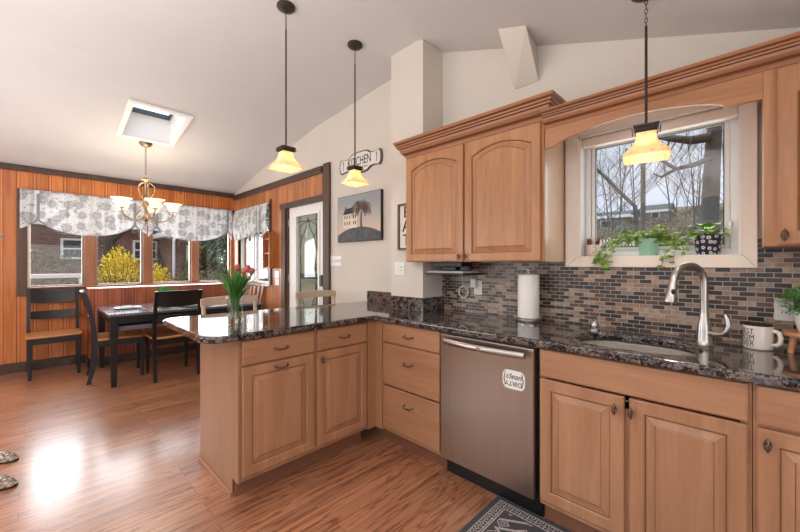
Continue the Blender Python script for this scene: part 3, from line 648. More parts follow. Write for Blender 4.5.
def base_cabinet(name, label, loc, rz, w, ax, hgt=.874, depth=.575, pieces=(), toe=True, sides=(True, True), group=None, back=0):
    """local: x along the face, doors in y<0, carcass in y>0"""
    root = thing(name, label, 'cabinet', loc, rz, group)
    mb = MB(); mb.box(0, .018, .001, depth, .10, hgt); mb.box(w-.018, w, .001, depth, .10, hgt); mb.box(.018, w-.018, depth-.012, depth, .10, hgt); mb.box(.018, w-.018, .001, depth-.012, .10, .118)
    mb.build('carcass', M['carcass'], root)
    f = MB(); f.box(0, .03, 0, .02, .1, hgt); f.box(w-.03, w, 0, .02, .1, hgt); f.box(.03, w-.03, 0, .02, hgt-.03, hgt); f.box(.03, w-.03, 0, .02, .1, .13); f.box(.03, w-.03, 0, .02, .705, .74)
    f.build('face_frame', M['maple_z'], root)
    if toe: MB().box(0, w, .055, .07, 0, .10).build('toe_kick', M['toe'], root)
    for p in pieces:
        kd = p[0]
        if kd == 'drawer':
            o = panel_front('drawer', p[1], p[2], p[3], p[4], [M['maple_'+ax], M['glaze']], root, flat=True)
            if p[5]: pull(o, (p[1]+p[2])/2, (p[3]+p[4])/2+p[6] if len(p) > 6 else (p[3]+p[4])/2)
        if kd == 'door':
            o = panel_front('door', p[1], p[2], p[3], p[4], [M['maple_z'], M['glaze']], root)
            if p[5] == 'pull': pull(o, (p[1]+p[2])/2, p[4]-.028)
            elif p[5]: cage_knob(o, p[5][0], p[5][1])
    return root
zD0, zD1, zd0, zd1 = .732, .866, .126, .722
# peninsula (faces +X): local x -> +Y
PY = -.957
base_cabinet('base_cabinet', 'maple peninsula base cabinet with twisted pull handles on both drawer and tall door', (-.02, -.962, 0), R(90), .466, 'x', pieces=[('drawer', .008, .452, zD0, zD1, 1), ('door', .008, .452, zd0, zd1, 'pull')])
base_cabinet('base_cabinet', 'maple peninsula base cabinet with drawer over a knobbed door, nearest the inner corner', (-.02, -.495, 0), R(90), .423, 'x', pieces=[('drawer', .010, .415, zD0, zD1, 1), ('door', .010, .415, zd0, zd1, (.034, .676))])
# corner block: fillers and blind carcass
cr = thing('corner_cabinet', 'blank maple corner filler between peninsula doors and the three drawer stack', 'cabinet', (0, 0, 0))
MB().box(-.018, -.002, -.0705, .02, .1, .874).build('filler', M['maple_z'], cr, bev=.001)
MB().box(-.002, .067, .004, .02, .1, .874).build('filler', M['maple_z'], cr, bev=.001)
MB().box(-.60, -.02, -.070, .359, .1, .874).build('carcass', M['carcass'], cr)
MB().box(-.075, .067, .075, .09, 0, .0985).build('toe_kick', M['toe'], cr)
# end + back panel of the peninsula
ep = thing('peninsula_end_panel', 'smooth maple panel wrapping the free end and back of the peninsula', 'cabinet panel', (0, 0, 0))
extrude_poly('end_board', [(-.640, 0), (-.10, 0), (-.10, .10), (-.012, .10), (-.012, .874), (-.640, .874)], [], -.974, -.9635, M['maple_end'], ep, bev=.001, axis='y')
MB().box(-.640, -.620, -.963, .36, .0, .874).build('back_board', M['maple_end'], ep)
MB().box(-.648, -.095, -.984, -.9745, 0, .022).build('shoe_moulding', M['maple_y'], ep, bev=.003)
# drawer stack
base_cabinet('drawer_cabinet', 'maple cabinet with a stack of three drawers, just left of the dishwasher', (.068, .02, 0), 0, .527, 'x',
    pieces=[('drawer', .006, .517, zD0, zD1, 1), ('drawer', .006, .517, .432, .720, 1, .04), ('drawer', .006, .517, .126, .421, 1, .06)])
# sink base
sbx = 1.204
base_cabinet('sink_cabinet', 'wide maple sink base cabinet with false drawer front over two knobbed doors', (sbx, .02, 0), 0, .748, 'x', hgt=.70,
    pieces=[('drawer', .004, .738, zD0, zD1, 0), ('door', .004, .364, zd0, zd1, (.332, .668)), ('door', .382, .738, zd0, zd1, (.392, .668))])
ff = [o for o in C.objects if o.name.startswith('sink_cabinet')][0]
MB().box(0, .748, 0, .019, .7005, .874).box(.350, .396, 0, .019, .1305, .6995).build('face_frame', M['maple_z'], ff)
base_cabinet('base_cabinet', 'maple base cabinet right of the sink cabinet, cut by the photo edge', (1.954, .02, 0), 0, .62, 'x',
    pieces=[('drawer', .010, .600, zD0, zD1, 0), ('door', .010, .600, zd0, zd1, (.036, .676))])

# countertop
pen = [(-.78, YW-.001), (-.84, -.1), (-.88, -.6), (-.90, -1.03)]
def arc(cx, cy, r, a0, a1, n=7): return [(cx+r*math.cos(R(a0+(a1-a0)*i/n)), cy+r*math.sin(R(a0+(a1-a0)*i/n))) for i in range(n+1)]
outer = [(2.72, YW-.001), (.1425, YW-.001), (.1425, .3605), (-.2115, .3605), (-.2115, YW-.001)] + pen[:3] + arc(-.79, -1.04, .11, 180, 270) + arc(-.08, -1.04, .11, 270, 360) + [(.03, -.05)] + arc(.05, -.05, .02, 180, 90)[0:0] + [(.03, -.032), (2.72, -.032)]
HX0, HX1, HY0, HY1 = 1.31, 1.80, .06, .42
hole = rrect(HX0, HX1, HY0, HY1, .165, 9)
ct = extrude_poly('granite_countertop', outer, [hole[::-1]], .876, .914, M['granite'], None, bev=.011, seg=4)
tag(ct, 'dark speckled polished granite countertop running over peninsula, dishwasher and sink cabinet', 'countertop')
g = thing('granite_upstand', 'low granite upstand on the counter below painting, behind the pier', 'backsplash', (0, 0, 0), group=None)
MB().box(-.79, -.2125, YW-.022, YW-.001, .9145, 1.015).build('stone', M['granite'], g, bev=.002)
g = thing('granite_upstand', 'granite upstand wrapping the front and right side of the wall pier', 'backsplash', (0, 0, 0))
MB().box(-.2115, .1635, .339, .3605, .9145, 1.02).build('stone', M['granite'], g, bev=.002)
MB().box(.1425, .1635, .3605, YW-.009, .9145, 1.02).build('stone', M['granite'], g, bev=.002)

# sink bowl
sk = thing('undermount_sink', 'stainless steel undermount sink basin set in the granite under the window', 'sink', (0, 0, 0))
mb = MB(); rr = []
for ins, z, r in [(-.012, .875, .17), (-.002, .872, .165), (.0, .80, .16), (.004, .735, .15), (.03, .712, .12), (.10, .706, .07)]:
    rr.append([(x, y, z) for x, y in rrect(HX0+ins, HX1-ins, HY0+ins, HY1-ins, r, 9)])
mb.rings(rr, True, False, True); mb.build('basin', M['steel_sink'], sk, smooth=50, recalc=False)
MB().lathe([(.001, .7075), (.038, .7075), (.042, .7085), (.042, .7065)], (1.555, .25, 0), 20).build('drain', M['nickel'], sk, smooth=40)

# faucet
fa = thing('faucet', 'brushed nickel gooseneck pull-down faucet with side lever, right of the sink', 'faucet', (1.80, .375, .9145))
mb = MB(); mb.lathe([(.001, 0), (.033, 0), (.034, .006), (.030, .012), (.027, .03), (.026, .07), (.024, .095), (.0175, .125), (.0155, .14), (.015, .15)], n=24); mb.build('base', M['nickel'], fa, smooth=40)
dd = Vector((-.115, -.145, 0)).normalized(); pts = [(0, 0, .14), (0, 0, .22), (0, 0, .285)]; rd = .078
for i in range(1, 12):
    a = PI*i/11*1.0; pts.append(tuple(dd*(rd-rd*math.cos(a))+Vector((0, 0, .285+rd*math.sin(a)))))
mb = MB(); mb.tube(pts, .0145, 14); mb.build('spout', M['nickel'], fa, smooth=40)
e0 = Vector(pts[-1]); ax = (dd*.18+Vector((0, 0, -1))).normalized()
mb = MB(); mb.tube([e0, e0+ax*.02, e0+ax*.045, e0+ax*.078, e0+ax*.088], [.0155, .0175, .0185, .0235, .022], 14); mb.build('spray_head', M['nickel'], fa, smooth=40)
mb = MB(); mb.ellips(e0+ax*.04+Vector((.006, -.016, 0)), (.008, .006, .013), 10, 6); mb.build('spray_button', M['black_plastic'], fa, smooth=60)
mb = MB(); mb.tube([(.02, -.012, .062), (.045, -.028, .062), (.066, -.042, .066), (.078, -.050, .082), (.083, -.052, .105), (.079, -.050, .135), (.072, -.046, .152)], [.014, .0125, .011, .010, .009, .0085, .007], 10); mb.build('lever', M['nickel'], fa, smooth=50)
so = thing('soap_dispenser', 'small nickel soap pump behind the left end of the sink', 'soap dispenser', (1.33, .45, .9145)); so.scale = (1.3, 1.3, 1.3)
MB().lathe([(.001, 0), (.019, 0), (.019, .004), (.012, .010), (.015, .024), (.010, .034), (.007, .045)], n=16, cap1=True).build('body', M['nickel'], so, smooth=40)
mb = MB(); mb.tube([(0, 0, .044), (0, 0, .052), (.0, -.015, .056), (.006, -.04, .046)], [.007, .008, .007, .005], 8); mb.build('spout', M['nickel'], so, smooth=50)

# dishwasher
dw = thing('dishwasher', 'stainless steel dishwasher with a curved bar handle between drawer stack and sink cabinet', 'dishwasher', (0, 0, 0))
MB().box(.602, 1.198, .03, .58, .10, .868).build('tub', M['black_plastic'], dw)
MB().box(.605, 1.186, -.014, .03, .115, .862).build('door', M['steel'], dw, bev=.006)
MB().box(.602, 1.198, -.0, .03, .8625, .874).build('control_strip', M['black_plastic'], dw)
MB().box(.602, 1.198, .06, .075, 0, .0995).build('toe_kick', M['black_plastic'], dw)
mb = MB(); rs = []
for i in range(17):
    u = i/16; x = .655+(1.150-.655)*u; y = -.042-.022*(1-(2*u-1)**2); z = .827; ww_ = .017; th = .009
    rs.append([(x, y-th, z-ww_*.6), (x, y-th*1.2, z), (x, y-th, z+ww_*.6), (x, y, z+ww_), (x, y+th, z+ww_*.5), (x, y+th, z-ww_*.5), (x, y, z-ww_)])
mb.rings(rs); mb.box(.660, .675, -.045, -.012, .82, .834); mb.box(1.13, 1.145, -.045, -.012, .82, .834); mb.build('handle', M['nickel'], dw, smooth=50)
mb = MB(); mb.lathe([(.001, 0), (.012, 0), (.012, .002), (.001, .003)], n=16); mb.xf(Matrix.Translation((.905, -.0735, .827)) @ Matrix.Rotation(R(90), 4, 'X')); mb.build('badge', M['champagne'], dw, smooth=40)
mg = thing('dishwasher_magnet', 'white scalloped clean / dirty sign magnet on the dishwasher door', 'magnet', (1.081, -.0145, .688))
oc = [(-.060, -.028), (-.046, -.046), (-.02, -.048), (.02, -.048), (.046, -.046), (.060, -.028), (.062, 0), (.060, .028), (.046, .046), (.02, .048), (-.02, .048), (-.046, .046), (-.060, .028), (-.062, 0)]
extrude_poly('plate', oc, [], -.0035, 0, M['white'], mg, axis='y')
t = text_mesh('lettering', 'clean', .042, M['ink'], mg, shear=.35); t.rotation_euler = (R(90), 0, 0); t.location = (0, -.0045, .017)
t = text_mesh('lettering', 'DIRTY', .033, M['ink'], mg, ext=.0006); t.rotation_euler = (R(90), R(180), 0); t.location = (0, -.0045, -.019)
for s in (-1, 1):
    mb = MB(); mb.tube([(s*.047, -.004, -.034), (s*.054, -.004, 0), (s*.047, -.004, .034)], .0012, 4)
    for i in range(7): zz = -.03+i*.01; xx = s*(.053-.006*(zz/.034)**2); mb.leaf((xx, -.0042, zz), (s*-.6, 0, 1), .012, .005, (0, 1, 0), 0)
    mb.build('laurel', M['ink'], mg)

# upper cabinets
GL = {3, 6, 8, 10}
def crown_prof(): # (out, up)
    return [(0, 0), (.006, 0), (.010, .012), (.016, .022), (.030, .034), (.040, .050), (.044, .066), (.054, .070), (.056, .080), (.064, .084), (.064, .096), (.074, .104), (.078, .112), (.078, .122), (0, .122)]
def crown_run(name, path, z, mats, parent, sc_=1):
    """path: list of (x, y, nx, ny) corner points with outward mitre vectors"""
    mb = MB(); rs = []
    for (x, y, nx, ny) in path: rs.append([(x+nx*a*sc_, y+ny*a*sc_, z+b*sc_) for a, b in crown_prof()])
    n = len(crown_prof())
    for j in range(n):
        vs = [rs[i][j] for i in range(len(rs))]+[rs[i][(j+1) % n] for i in range(len(rs))]; k = len(rs)
        mb.add(vs, [(i, i+1, k+i+1, k+i) for i in range(k-1)], 1 if j in GL else 0)
    mb.add(rs[0], [tuple(range(n))], 0); mb.add(rs[-1], [tuple(range(n))], 0)
    return mb.build(name, mats, parent, smooth=28)
uc = thing('upper_cabinet', 'tall honey maple wall cabinet with two arched doors and crown moulding, left of the window', 'wall cabinet', (0, 0, 0))
UZ0, UZ1 = 1.297, 2.125
mb = MB(); mb.box(.1435, 1.115, .3605, YW-.009, UZ0, UZ1); mb.box(.05, 1.115, .301, .3600, UZ0, UZ1); mb.build('carcass', plain('cabinet_side_glare', rgb(206, 176, 146), .25, coat=.4, vary=.02), uc)  # side paler than the honey wood, glare put into its colour
MB().box(.05, 1.115, .282, .3005, UZ0, UZ1).build('face_frame', M['honey_z'], uc, bev=.001)
for (a, b, kx) in ((.056, .578, .555), (.592, 1.100, .607)):
    o = panel_front('door', a, b, UZ0+.004, 2.088, [M['honey_z'], M['glaze']], uc, y=.281, arch=.052); cage_knob(o, kx, 1.333, y=.261, s=.9)
cwp = [(.05, .3605, -1, 0), (.05, .282, -1, -1), (1.115, .282, 1, -1), (1.115, .60, 1, 0)]
crown_run('crown_moulding', cwp, 2.095, [M['crown'], M['glaze']], uc)
ucr = thing('upper_cabinet', 'honey maple wall cabinet with a hanging cage knob, right of the window', 'wall cabinet', (0, 0, 0))
RZ0 = 1.352
MB().box(1.985, 2.72, .301, YW-.009, RZ0, 2.06).build('carcass', M['honey_z'], ucr)
MB().box(1.985, 2.72, .282, .3005, RZ0, 2.06).build('face_frame', M['honey_z'], ucr, bev=.001)
o = panel_front('door', 2.022, 2.60, RZ0+.004, 2.036, [M['honey_z'], M['glaze']], ucr, y=.281, arch=.052); cage_knob(o, 2.041, 1.392, y=.261, s=1.0)
# valance board bridging both cabinets with crown above
vb = thing('window_valance_board', 'arched honey maple board with crown moulding bridging the cabinets above the window', 'valance board', (0, 0, 0))
pts = [(1.118, 1.935), (1.160, 1.935)]
for i in range(0, 17):
    u = i/16; x = 1.165+(1.862-1.165)*u; pts.append((x, 1.940+.058*math.sin(PI*u)**.75+.012*u))
pts += [(1.868, 1.938), (1.984, 1.938), (1.984, 2.06), (1.118, 2.06)]
extrude_poly('board', pts, [], .283, .302, M['honey_x'], vb, bev=.0015, axis='y')
crown_run('crown_moulding', [(1.118, .282, 0, -1), (2.72, .282, 0, -1)], 2.045, [M['crown'], M['glaze']], vb, .74)

# ------------------------------------------------------------------ pendants
def pendant(label, x, y, zb, sc_=1.0, rz=0):
    zt = zc(x); p = thing('pendant_lamp', label, 'pendant light', (x, y, zb), rz, 'square amber pendant lamps')
    top_ = .132*sc_
    prof = [(.108, 0), (.102, .012), (.080, .034), (.058, .060), (.047, .090), (.044, .118), (.048, .132)]
    mb = MB(); rs = []
    for r, z in prof: rs.append([(q[0]*sc_, q[1]*sc_, z*sc_) for q in rrect_c(r, r*.22)])
    rs2 = []
    for r, z in prof[::-1]: rs2.append([(q[0]*sc_*.96, q[1]*sc_*.96, z*sc_+.001) for q in rrect_c(r, r*.22)])
    for pt in rs[0]: pass
    # drooping corners
    for rr_ in (rs[0], rs2[-1]):
        for i, q in enumerate(rr_):
            d_ = abs(abs(q[0])-abs(q[1]))/(.108*sc_); rr_[i] = (q[0], q[1], q[2]-.010*(1-d_))
    vs = rs+rs2; mb.rings(vs+[rs[0]], True, False, False)
    mb.build('lamp_shade', M['amber'], p, smooth=60)
    mb = MB(); zz = top_
    mb.rings([[(q[0]*sc_, q[1]*sc_, z) for q in rrect_c(r, .004)] for r, z in [(.047, zz-.006), (.050, zz+.0), (.050, zz+.014), (.058, zz+.017), (.058, zz+.026), (.040, zz+.030), (.012, zz+.036)]])
    for k in range(6):
        for s in (-1, 1): mb.box(-.040+k*.0155, -.033+k*.0155, s*.051-.002, s*.051+.002, zz+.002, zz+.012); mb.box(s*.051-.002, s*.051+.002, -.040+k*.0155, -.033+k*.0155, zz+.002, zz+.012)
    mb.build('shade_holder', M['iron'], p)
    L_ = zt-zb
    MB().tube([(0, 0, zz+.03), (0, 0, L_-.16)], .0055, 8).build('stem', M['iron'], p, smooth=60)
    mb = MB()
    for k in range(7):
        z0 = L_-.165+k*.02; mb.tube([(.005*math.cos(a)*(1 if k % 2 else 0), .005*math.cos(a)*(0 if k % 2 else 1), z0+.012*math.sin(a)+.01) for a in [2*PI*i/8 for i in range(9)]], .0018, 5, cap=False)
    mb.build('chain', M['iron'], p)
    MB().lathe([(.001, L_-.035), (.02, L_-.033), (.05, L_-.022), (.06, L_-.012), (.06, L_+.004)], n=20).build('canopy', M['iron'], p, smooth=40)
    MB().ellips((0, 0, .082*sc_), (.016, .016, .024), 10, 8).build('bulb', M['bulb'], p, smooth=60)
    l = bpy.data.lights.new('pendant_light', 'POINT'); l.energy = 1.9; l.color = (1, .85, .64); l.shadow_soft_size = .03
    lo = bpy.data.objects.new('pendant_light', l); C.objects.link(lo); lo.parent = p; lo.location = (0, 0, .045)
    return p
def rrect_c(r, c): return rrect(-r, r, -r, r, c, 3)
pendant('amber pendant lamp over the free end of the peninsula, leftmost of the three', -.30, -.544, 1.934, .83)
pendant('amber pendant lamp over the peninsula near the wall, in front of the KITCHEN sign', -.30, .048, 1.925, .79)
pendant('amber pendant lamp hanging in front of the kitchen window', 1.62, .15, 1.757, .80, R(10))

# ------------------------------------------------------------------ wall pieces
sg = thing('kitchen_sign', 'scalloped cream plaque lettered KITCHEN high on the wall above the painting', 'sign', (-.915, YW-.001, 2.325))
def scal(k):
    P = [(-.340, 0), (-.318, -.085), (-.245, -.078), (-.175, -.085), (-.10, -.125), (.10, -.125), (.175, -.085), (.245, -.078), (.318, -.085), (.340, 0), (.318, .085), (.245, .078), (.175, .085), (.10, .125), (-.10, .125), (-.175, .085), (-.245, .078), (-.318, .085)]
    out = []
    n = len(P)
    for i in range(n):
        p0, p1, p2, p3 = [Vector(P[(i+j) % n]) for j in (-1, 0, 1, 2)]
        for q in range(4):
            u = q/4; v = .5*((2*p1)+(-p0+p2)*u+(2*p0-5*p1+4*p2-p3)*u*u+(-p0+3*p1-3*p2+p3)*u**3); out.append((v.x*k, v.y*(k-.0 if k == 1 else k-.06)))
    return out
extrude_poly('rim', scal(1), [], -.018, 0, M['sign_brown'], sg, bev=.003, axis='y')
extrude_poly('face', scal(.94), [], -.020, -.0181, M['sign_white'], sg, axis='y')
t = text_mesh('lettering', 'KITCHEN', .150, M['ink'], sg, sx=.60); t.rotation_euler = (R(90), 0, 0); t.location = (0, -.021, .012)
t = text_mesh('lettering', 'the heart of the home', .030, M['ink'], sg); t.rotation_euler = (R(90), 0, 0); t.location = (0, -.021, -.065)
for s in (-1, 1):
    mb = MB(); mb.box(s*.268-.003, s*.268+.003, -.0215, -.0201, -.05, .03); mb.box(s*.268-.009, s*.268+.009, -.0215, -.0201, .03, .036)
    for q in (-.008, 0, .008): mb.box(s*.268+q-.0015, s*.268+q+.0015, -.0215, -.0201, .036, .06)
    mb.build('fork_motif', M['ink'], sg)
sg.scale = (1, 1, .86)

# folk painting
pt = thing('painting', 'square folk painting of a white farmhouse and bare tree on a dark hill', 'painting', (-.921, YW-.001, 1.757))
MB().box(-.35, .35, -.030, 0, -.243, .243).build('frame', M['iron'], pt, bev=.002)
def m_paintsky():
    m, nt, b, o = nmat('painted_sky'); mp = mapping(nt, (1, 1, 1), 'Object'); sp = nt.nodes.new('ShaderNodeSeparateXYZ'); nt.links.new(mp.outputs[0], sp.inputs[0])
    mr = nt.nodes.new('ShaderNodeMapRange'); nt.links.new(sp.outputs[2], mr.inputs[0]); mr.inputs[1].default_value = -.2; mr.inputs[2].default_value = .2
    r = ramp(nt, mr.outputs[0], [(.1, rgb(206, 180, 160)), (.45, rgb(184, 176, 168)), (.9, rgb(146, 150, 152))]); nt.links.new(r.outputs[0], b.inputs['Base Color']); b.inputs['Roughness'].default_value = .6; return m
MB().box(-.343, .343, -.0312, -.0301, -.237, .237).build('canvas', m_paintsky(), pt)
hill = [(-.343, -.237), (.343, -.237), (.343, -.165)]+[(.343-.686*i/12, -.165+.07*math.sin(PI*min(1, i/12*1.02))**.8) for i in range(1, 12)]+[(-.343, -.17)]
extrude_poly('painted_hill', hill, [], -.0322, -.0313, plain('painted_hill', rgb(72, 74, 74), .6, vary=.3, scale=20), pt, axis='y')
mb = MB(); hw = plain('painted_house', rgb(222, 206, 186), .6)
mb.add([(-.245, -.0326, -.10), (-.01, -.0326, -.10), (-.01, -.0326, .065), (-.05, -.0326, .115), (-.085, -.0326, .055), (-.245, -.0326, .045)], [(0, 1, 2, 3, 4, 5)], 0)
mb.add([(-.25, -.0328, .045), (-.085, -.0328, .052), (-.052, -.0328, .115), (-.215, -.0328, .105)], [(0, 1, 2, 3)], 1)
mb.add([(-.21, -.0328, .10), (-.195, -.0328, .10), (-.195, -.0328, .128), (-.21, -.0328, .128)], [(0, 1, 2, 3)], 1)
mb.add([(-.085, -.0328, .10), (-.07, -.0328, .10), (-.07, -.0328, .135), (-.085, -.0328, .135)], [(0, 1, 2, 3)], 1)
for zz in (-.065, .0):
    for xx in (-.225, -.185, -.142, -.075, -.045): mb.add([(xx, -.0330, zz), (xx+.016, -.0330, zz), (xx+.016, -.0330, zz+.036), (xx, -.0330, zz+.036)], [(0, 1, 2, 3)], 1)
mb.build('painted_house', [hw, M['ink']], pt)
mb = MB(); rnd = random.Random(3)
mb.tube([(.055, -.0335, -.12), (.052, -.0335, 0), (.058, -.0335, .06)], [.012, .008, .006], 5)
for k in range(130):
    a = rnd.uniform(-.35, PI+.35); r1 = rnd.uniform(.03, .155); c = Vector((.055, -.0333, .075)); p1 = c+Vector((math.cos(a)*r1*.95, 0, math.sin(a)*r1*.75)); p2 = p1+Vector((math.cos(a)*.03+.006, 0, -rnd.uniform(.02, .08)))
    mb.tube([c+(p1-c)*.25, p1, p2], [.0022, .0022, .001], 4)
mb.build('painted_tree', plain('painted_tree', rgb(112, 94, 82), .6), pt)

# pier frame EAT, switch plates
ef = thing('framed_letters', 'narrow dark-framed vertical EAT letter sign on the pier beside the upper cabinet', 'wall sign', (-.038, .361, 1.583))
f = MB(); frame(f, -.078, .078, -.187, .187, .016, -.02, 0); f.build('frame', M['sign_brown'], ef, bev=.002)
MB().box(-.0615, .0615, -.006, 0, -.1705, .1705).build('backing', M['sign_white'], ef)
for i, ch in enumerate('EAT'):
    t = text_mesh('letter', ch, .13, M['ink'], ef, ext=.002); t.rotation_euler = (R(90), 0, 0); t.location = (0.012, -.0085, .112-.112*i)
def plate(name, label, loc, w, h, items, rz=0, cat='light switch'):
    r_ = thing(name, label, cat, loc, rz); MB().box(-w/2, w/2, -.006, 0, -h/2, h/2).build('cover_plate', M['plastic'], r_, bev=.002)
    for (x, z, kd) in items:
        if kd == 'toggle': MB().box(x-.005, x+.005, -.016, -.0061, z-.010, z+.010).build('toggle', M['plastic'], r_, bev=.001); MB().box(x-.009, x+.009, -.0066, -.0061, z-.017, z+.017).build('toggle_slot', M['grey_plastic'], r_)
        if kd == 'rocker': MB().box(x-.016, x+.016, -.010, -.0061, z-.032, z+.032).build('rocker', M['plastic'], r_, bev=.002)
        if kd == 'outlet':
            MB().box(x-.016, x+.016, -.009, -.0061, z-.026, z+.026).build('socket', M['plastic'], r_, bev=.002)
            sl = MB()
            for zz in (-.013, .013): sl.box(x-.008, x-.005, -.0096, -.0091, z+zz-.004, z+zz+.006); sl.box(x+.005, x+.008, -.0096, -.0091, z+zz-.004, z+zz+.006)
            sl.build('slots', M['ink'], r_)
    return r_
plate('switch_plate', 'wide white four-gang light switch plate on the wall below painting', (-1.34, YW-.001, 1.315), .205, .112, [(-.072+.048*i, 0, 'toggle') for i in range(4)])
plate('switch_plate', 'white plate with a rocker switch and an outlet on the pier above the granite', (-.105, .361, 1.243), .112, .11, [(-.024, 0, 'rocker'), (.024, 0, 'outlet')])
plate('wall_outlet', 'white wall outlet on the tiles behind the potted plant at the right edge', (2.055, YW-.0085, 1.08), .06, .10, [(0, 0, 'outlet')], cat='outlet')
op = plate('wall_outlet', 'white wall outlet on the tiles below the left upper cabinet', (.485, YW-.0085, 1.105), .068, .108, [(0, 0, 'outlet')], cat='outlet')
pa = thing('power_adapter', 'white plug-in adapter with a coiled white cable, plugged in the tiled wall outlet', 'charger', (.462, YW-.019, 1.135))
MB().box(-.022, .022, -.030, 0, -.03, .035).build('adapter', M['plastic'], pa, bev=.004)
mb = MB()
for k in range(5):
    r1 = .040+.003*(k % 3); mb.tube([(-.105+r1*math.cos(a)+.002*k, .004-.003*k, -.070+r1*math.sin(a)) for a in [2*PI*i/20 for i in range(21)]], .0022, 5, cap=False)
mb.tube([(-.02, -.02, -.02), (-.05, -.012, -.035), (-.075, -.008, -.045)], .0018, 5); mb.tube([(-.105, -.005, -.032), (-.108, -.004, .02), (-.105, -.02, .080)], .0018, 5)
mb.build('coiled_cable', M['plastic'], pa, smooth=60)
us = thing('under_cabinet_screen', 'thin folded flat screen with pale top hung below the left upper cabinet', 'under-cabinet screen', (0, 0, 0))
mb = MB(); mb.hexa([(.21, .30, 1.205), (.556, .30, 1.205), (.585, .50, 1.205), (.21, .50, 1.205)], [(.21, .30, 1.218), (.556, .30, 1.218), (.585, .50, 1.218), (.21, .50, 1.218)]); mb.build('bottom_shell', M['black_plastic'], us, bev=.003)
mb = MB(); mb.hexa([(.215, .305, 1.2185), (.55, .305, 1.2185), (.578, .495, 1.2185), (.215, .495, 1.2185)], [(.225, .32, 1.232), (.535, .32, 1.232), (.56, .48, 1.232), (.225, .48, 1.232)]); mb.build('top_shell', M['grey_plastic'], us, bev=.002)
mb = MB(); mb.box(.30, .42, .40, .47, 1.2325, 1.262); mb.box(.26, .50, .36, .50, 1.2625, 1.296); mb.build('mounting_bracket', M['black_plastic'], us, bev=.003)

# paper towel holder
ph = thing('paper_towel_holder', 'white paper towel roll on a brushed steel stand against the tiles', 'paper towel holder', (.93, .485, .9145))
MB().lathe([(.001, 0), (.076, 0), (.078, .004), (.078, .022), (.074, .026), (.001, .026)], n=28).build('base', M['nickel'], ph, smooth=40)
MB().lathe([(.006, .026), (.006, .318), (.012, .320), (.014, .326), (.014, .338), (.010, .343), (.001, .343)], n=14).build('rod', M['nickel'], ph, smooth=40)
MB().tube([(-.07, -.0, .02), (-.072, -.0, .20), (-.066, -.0, .30)], .003, 6).build('tension_arm', M['nickel'], ph)
MB().lathe([(.020, .0265), (.064, .0265), (.0655, .03), (.0655, .297), (.064, .300), (.020, .300), (.020, .0265)], n=32).build('paper_roll', M['paper'], ph, smooth=40)

# mug planter
mu = thing('mug', 'white lettered mug planter filled with soil and a tiny sprig, beside the faucet', 'mug', (1.972, .475, .9145))
mb = MB(); rO = .049; mb.lathe([(.001, .001), (.044, .0), (.048, .004), (rO, .012), (rO, .098), (.048, .101), (.0455, .099), (.0455, .012), (.001, .010)], n=36); mb.build('body', M['mug'], mu, smooth=50)
mb = MB(); ha = R(-24); hx, hy = math.cos(ha), math.sin(ha)
mb.tube([(hx*r_, hy*r_, z) for r_, z in [(.044, .080), (.056, .084), (.068, .078), (.074, .058), (.071, .036), (.060, .024), (.046, .024)]], [.007, .0085, .0085, .0085, .0085, .0085, .007], 10); mb.build('handle', M['mug'], mu, smooth=60)
MB().lathe([(.001, .108), (.03, .110), (.0475, .106), (.0475, .094), (.001, .094)], n=24).build('soil', M['soil'], mu, smooth=40)
mb = MB(); rnd = random.Random(5)
for k in range(26): mb.leaf((rnd.uniform(-.02, .03), rnd.uniform(-.02, .02), .108), (rnd.uniform(-1, 1), rnd.uniform(-1, 1), .8), rnd.uniform(.012, .022), .008)
mb.build('sprig', M['leaf_bush'], mu)
mb = MB(); mb.leaf((.03, .0, .112), (.8, -.6, .25), .035, .022, bend=0); mb.leaf((.045, -.005, .112), (.9, -.2, .1), .03, .02, bend=0); mb.build('dry_leaf', plain('dry_leaf', rgb(92, 58, 40), .6), mu)
for body, zz in (('BEST', .076), ('MOM', .050), ('EVER', .024)):
    t = text_mesh('lettering', body, .034, M['ink'], mu, ext=.0002, sx=.72, spacing=1.1)
    for v in t.data.vertices:
        a = R(-138)+v.co.x/(rO+.0006); v.co = Vector(((rO+.0006+v.co.z)*math.cos(a), (rO+.0006+v.co.z)*math.sin(a), zz+v.co.y))

# little riser and plant at the right edge
rs_ = thing('wooden_riser', 'small wooden three-legged riser on the granite at the right edge', 'riser', (2.125, .475, .9145))
MB().lathe([(.001, .072), (.082, .072), (.084, .076), (.084, .086), (.082, .090), (.001, .090)], n=28).build('top', M['seat_wood'], rs_, smooth=40)
for a in (200, 320, 80):
    ca, sa = math.cos(R(a)), math.sin(R(a)); MB().tube([(ca*.062, sa*.062, 0), (ca*.056, sa*.056, .04), (ca*.05, sa*.05, .0715)], [.010, .012, .014], 10).build('leg', M['seat_wood'], rs_, smooth=60)
pb = thing('potted_plant', 'bushy small-leaved green plant in a white pot standing on the wooden riser', 'potted plant', (2.125, .475, 1.005))
MB().lathe([(.001, 0), (.030, 0), (.032, .002), (.044, .052), (.047, .054), (.047, .068), (.042, .068), (.040, .056), (.001, .055)], n=24).build('pot', M['white'], pb, smooth=40)
mb = MB(); rnd = random.Random(9)
for k in range(1500):
    d_ = Vector((rnd.gauss(0, 1), rnd.gauss(0, 1), rnd.gauss(.3, 1))).normalized(); q = rnd.uniform(.5, 1)
    p_ = Vector((-.008+d_.x*.080*q, d_.y*.070*q, .100+d_.z*.048*q)); mb.leaf(p_, d_+Vector((0, 0, .3)), rnd.uniform(.010, .016), .008, bend=.1)
mb.build('foliage', plain('fresh_green', rgb(120, 166, 96), .5, vary=.4, scale=60), pb); pb.scale = (1.15, 1.15, 1.2)

